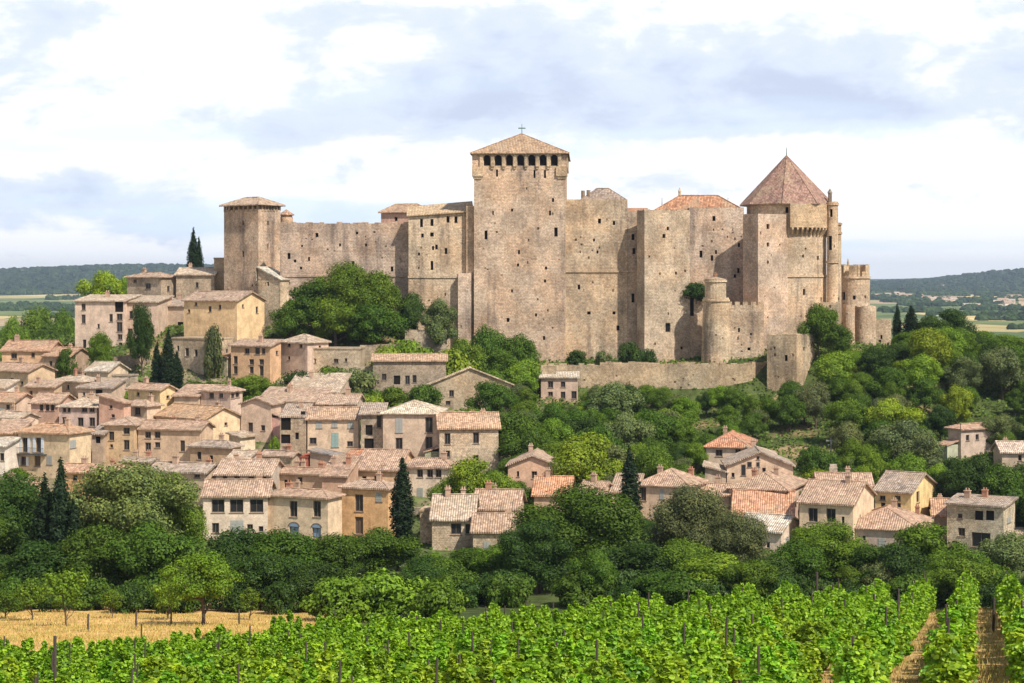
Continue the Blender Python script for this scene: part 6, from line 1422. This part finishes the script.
# ---------------------------------------------------------------- far plain: woods, hedges, farmhouses
def lumps(name, pts, label, col, sq=.8):
    VV, FF, n0 = [], [], 0
    for X, Y, R in pts:
        z = H(X, Y); nu, nv = 7, 4; V = []
        for j in range(nv + 1):
            for i in range(nu):
                th = math.pi * .62 * j / nv; ph = 2 * math.pi * i / nu + j; q = random.uniform(.8, 1.15)
                V.append((X + R * q * math.sin(th) * math.cos(ph), Y + R * q * math.sin(th) * math.sin(ph), z + R * sq * (.25 + q * math.cos(th))))
        for j in range(nv):
            for i in range(nu): FF.append((n0 + j * nu + i, n0 + (j + 1) * nu + i, n0 + (j + 1) * nu + (i + 1) % nu, n0 + j * nu + (i + 1) % nu))
        VV += V; n0 += len(V)
    o = link(name, mesh_np(name, VV, FF, M['leaf'], None), None, col); tag(o, label, 'woodland', kind='stuff'); return o
random.seed(11)
def rp(p0, p1, d0, d1): D = random.uniform(d0, d1); px = random.uniform(p0, p1); return (px - CX) * D / F, D
hill = []
for p0, p1, n in ((-250, 230, 2600), (830, 1300, 2600)):
    for _ in range(n): x, y = rp(p0, p1, 5000, 7100); hill.append((x, y, random.uniform(9, 17)))
lumps('hill_forest', hill, 'dark forest covering the long low hills on the horizon', (.030, .052, .022), .75)
wood = []
def strip(px0, px1, D, n, R=(5, 9), dd=40):
    for _ in range(n): px = random.uniform(px0, px1); d_ = D + random.uniform(-dd, dd); wood.append(((px - CX) * d_ / F, d_, random.uniform(*R)))
strip(-150, 60, 4950, 160, (9, 15), 100)
strip(-150, 150, 2900, 220, (6, 10), 110); strip(-150, 60, 3300, 60, (6, 9), 30); strip(40, 160, 2300, 40, (5, 8), 40); strip(48, 110, 4000, 40, (8, 11), 40)
for px0, px1, D, n in ((870, 1200, 4700, 150), (870, 960, 4100, 60), (980, 1200, 3900, 120), (900, 1010, 3300, 70), (960, 1200, 2900, 130), (930, 1200, 2450, 150), (880, 940, 2700, 50), (980, 1200, 2150, 120), (1010, 1200, 1750, 70), (880, 1000, 3700, 60)):
    strip(px0, px1, D, n, (D * .0017 + 1, D * .0027 + 2), D * .02)
strip(-120, 40, 1500, 60, (4, 7), 60); strip(-120, 60, 900, 50, (3, 5), 60)
lumps('far_woodland', wood, 'dark hedgerows and small woods scattered over the distant plain', (.040, .070, .026))
FHs = []
for px0, px1, D, n in ((872, 895, 4600, 7), (896, 925, 4500, 6), (925, 962, 3900, 12), (945, 958, 3500, 5), (985, 1020, 4000, 6), (965, 1024, 3000, 5), (935, 943, 5600, 2), (990, 1040, 3400, 5), (146, 158, 5500, 0), (150, 152, 1, 0)):
    for _ in range(n):
        px = random.uniform(px0, px1); d_ = D * random.uniform(.97, 1.03); X = (px - CX) * d_ / F; z = H(X, d_)
        w_ = random.uniform(10, 20); dd = random.uniform(8, 12); h = random.uniform(5, 10); b = B(); b.box(-w_ / 2, w_ / 2, -dd / 2, dd / 2, -2, h)
        for fc in (-1, 1):
            for k in range(3): u = (-.3 + .3 * k) * w_; b.box(u - 1, u + 1, fc * dd / 2 - .06, fc * dd / 2 + .06, h * .45, h * .7)
        r = thing('farmhouse', 'small far-off farmhouse with pale walls and tiled roof on the right-hand plain', 'farmhouse', (X, d_, z), random.uniform(-.5, .5), 'far-off farmhouses on the right-hand plain')
        b.build('wall', M['plaster'], r, random.choice([(.7, .6, .5), (.65, .5, .4), (.75, .7, .62)])); rb = B(); roof_mesh(rb, w_, dd, h, 'gx', .5, 1.0); rb.build('roof', M['tiles'], r, random.choice([(.5, .34, .25), (.45, .32, .25), (.5, .42, .34)]))
# ---------------------------------------------------------------- the air
hb = bpy.data.meshes.new('haze'); bm = bmesh.new(); bmesh.ops.create_cube(bm, size=1); bm.to_mesh(hb); bm.free()
hz = bpy.data.objects.new('haze', hb); C.objects.link(hz); zlo = min(v[2] for v in V_T) - 1 if 'V_T' in globals() else -48
hz.location = (0, 6700, (zlo + 150) / 2); hz.dimensions = (1, 1, 1); hz.scale = (25600, 14200, 150 - zlo); hz['kind'] = 'stuff'
m = bpy.data.materials.new('air'); m.use_nodes = True; t = NT(m.node_tree); t.n.clear(); o_ = t.node('ShaderNodeOutputMaterial'); pv = t.node('ShaderNodeVolumePrincipled')
pv.inputs['Color'].default_value = (.62, .76, .98, 1); pv.inputs['Density'].default_value = 6e-5; pv.inputs['Anisotropy'].default_value = .2
t.l.new(pv.outputs[0], o_.inputs['Volume']); hb.materials.append(m)
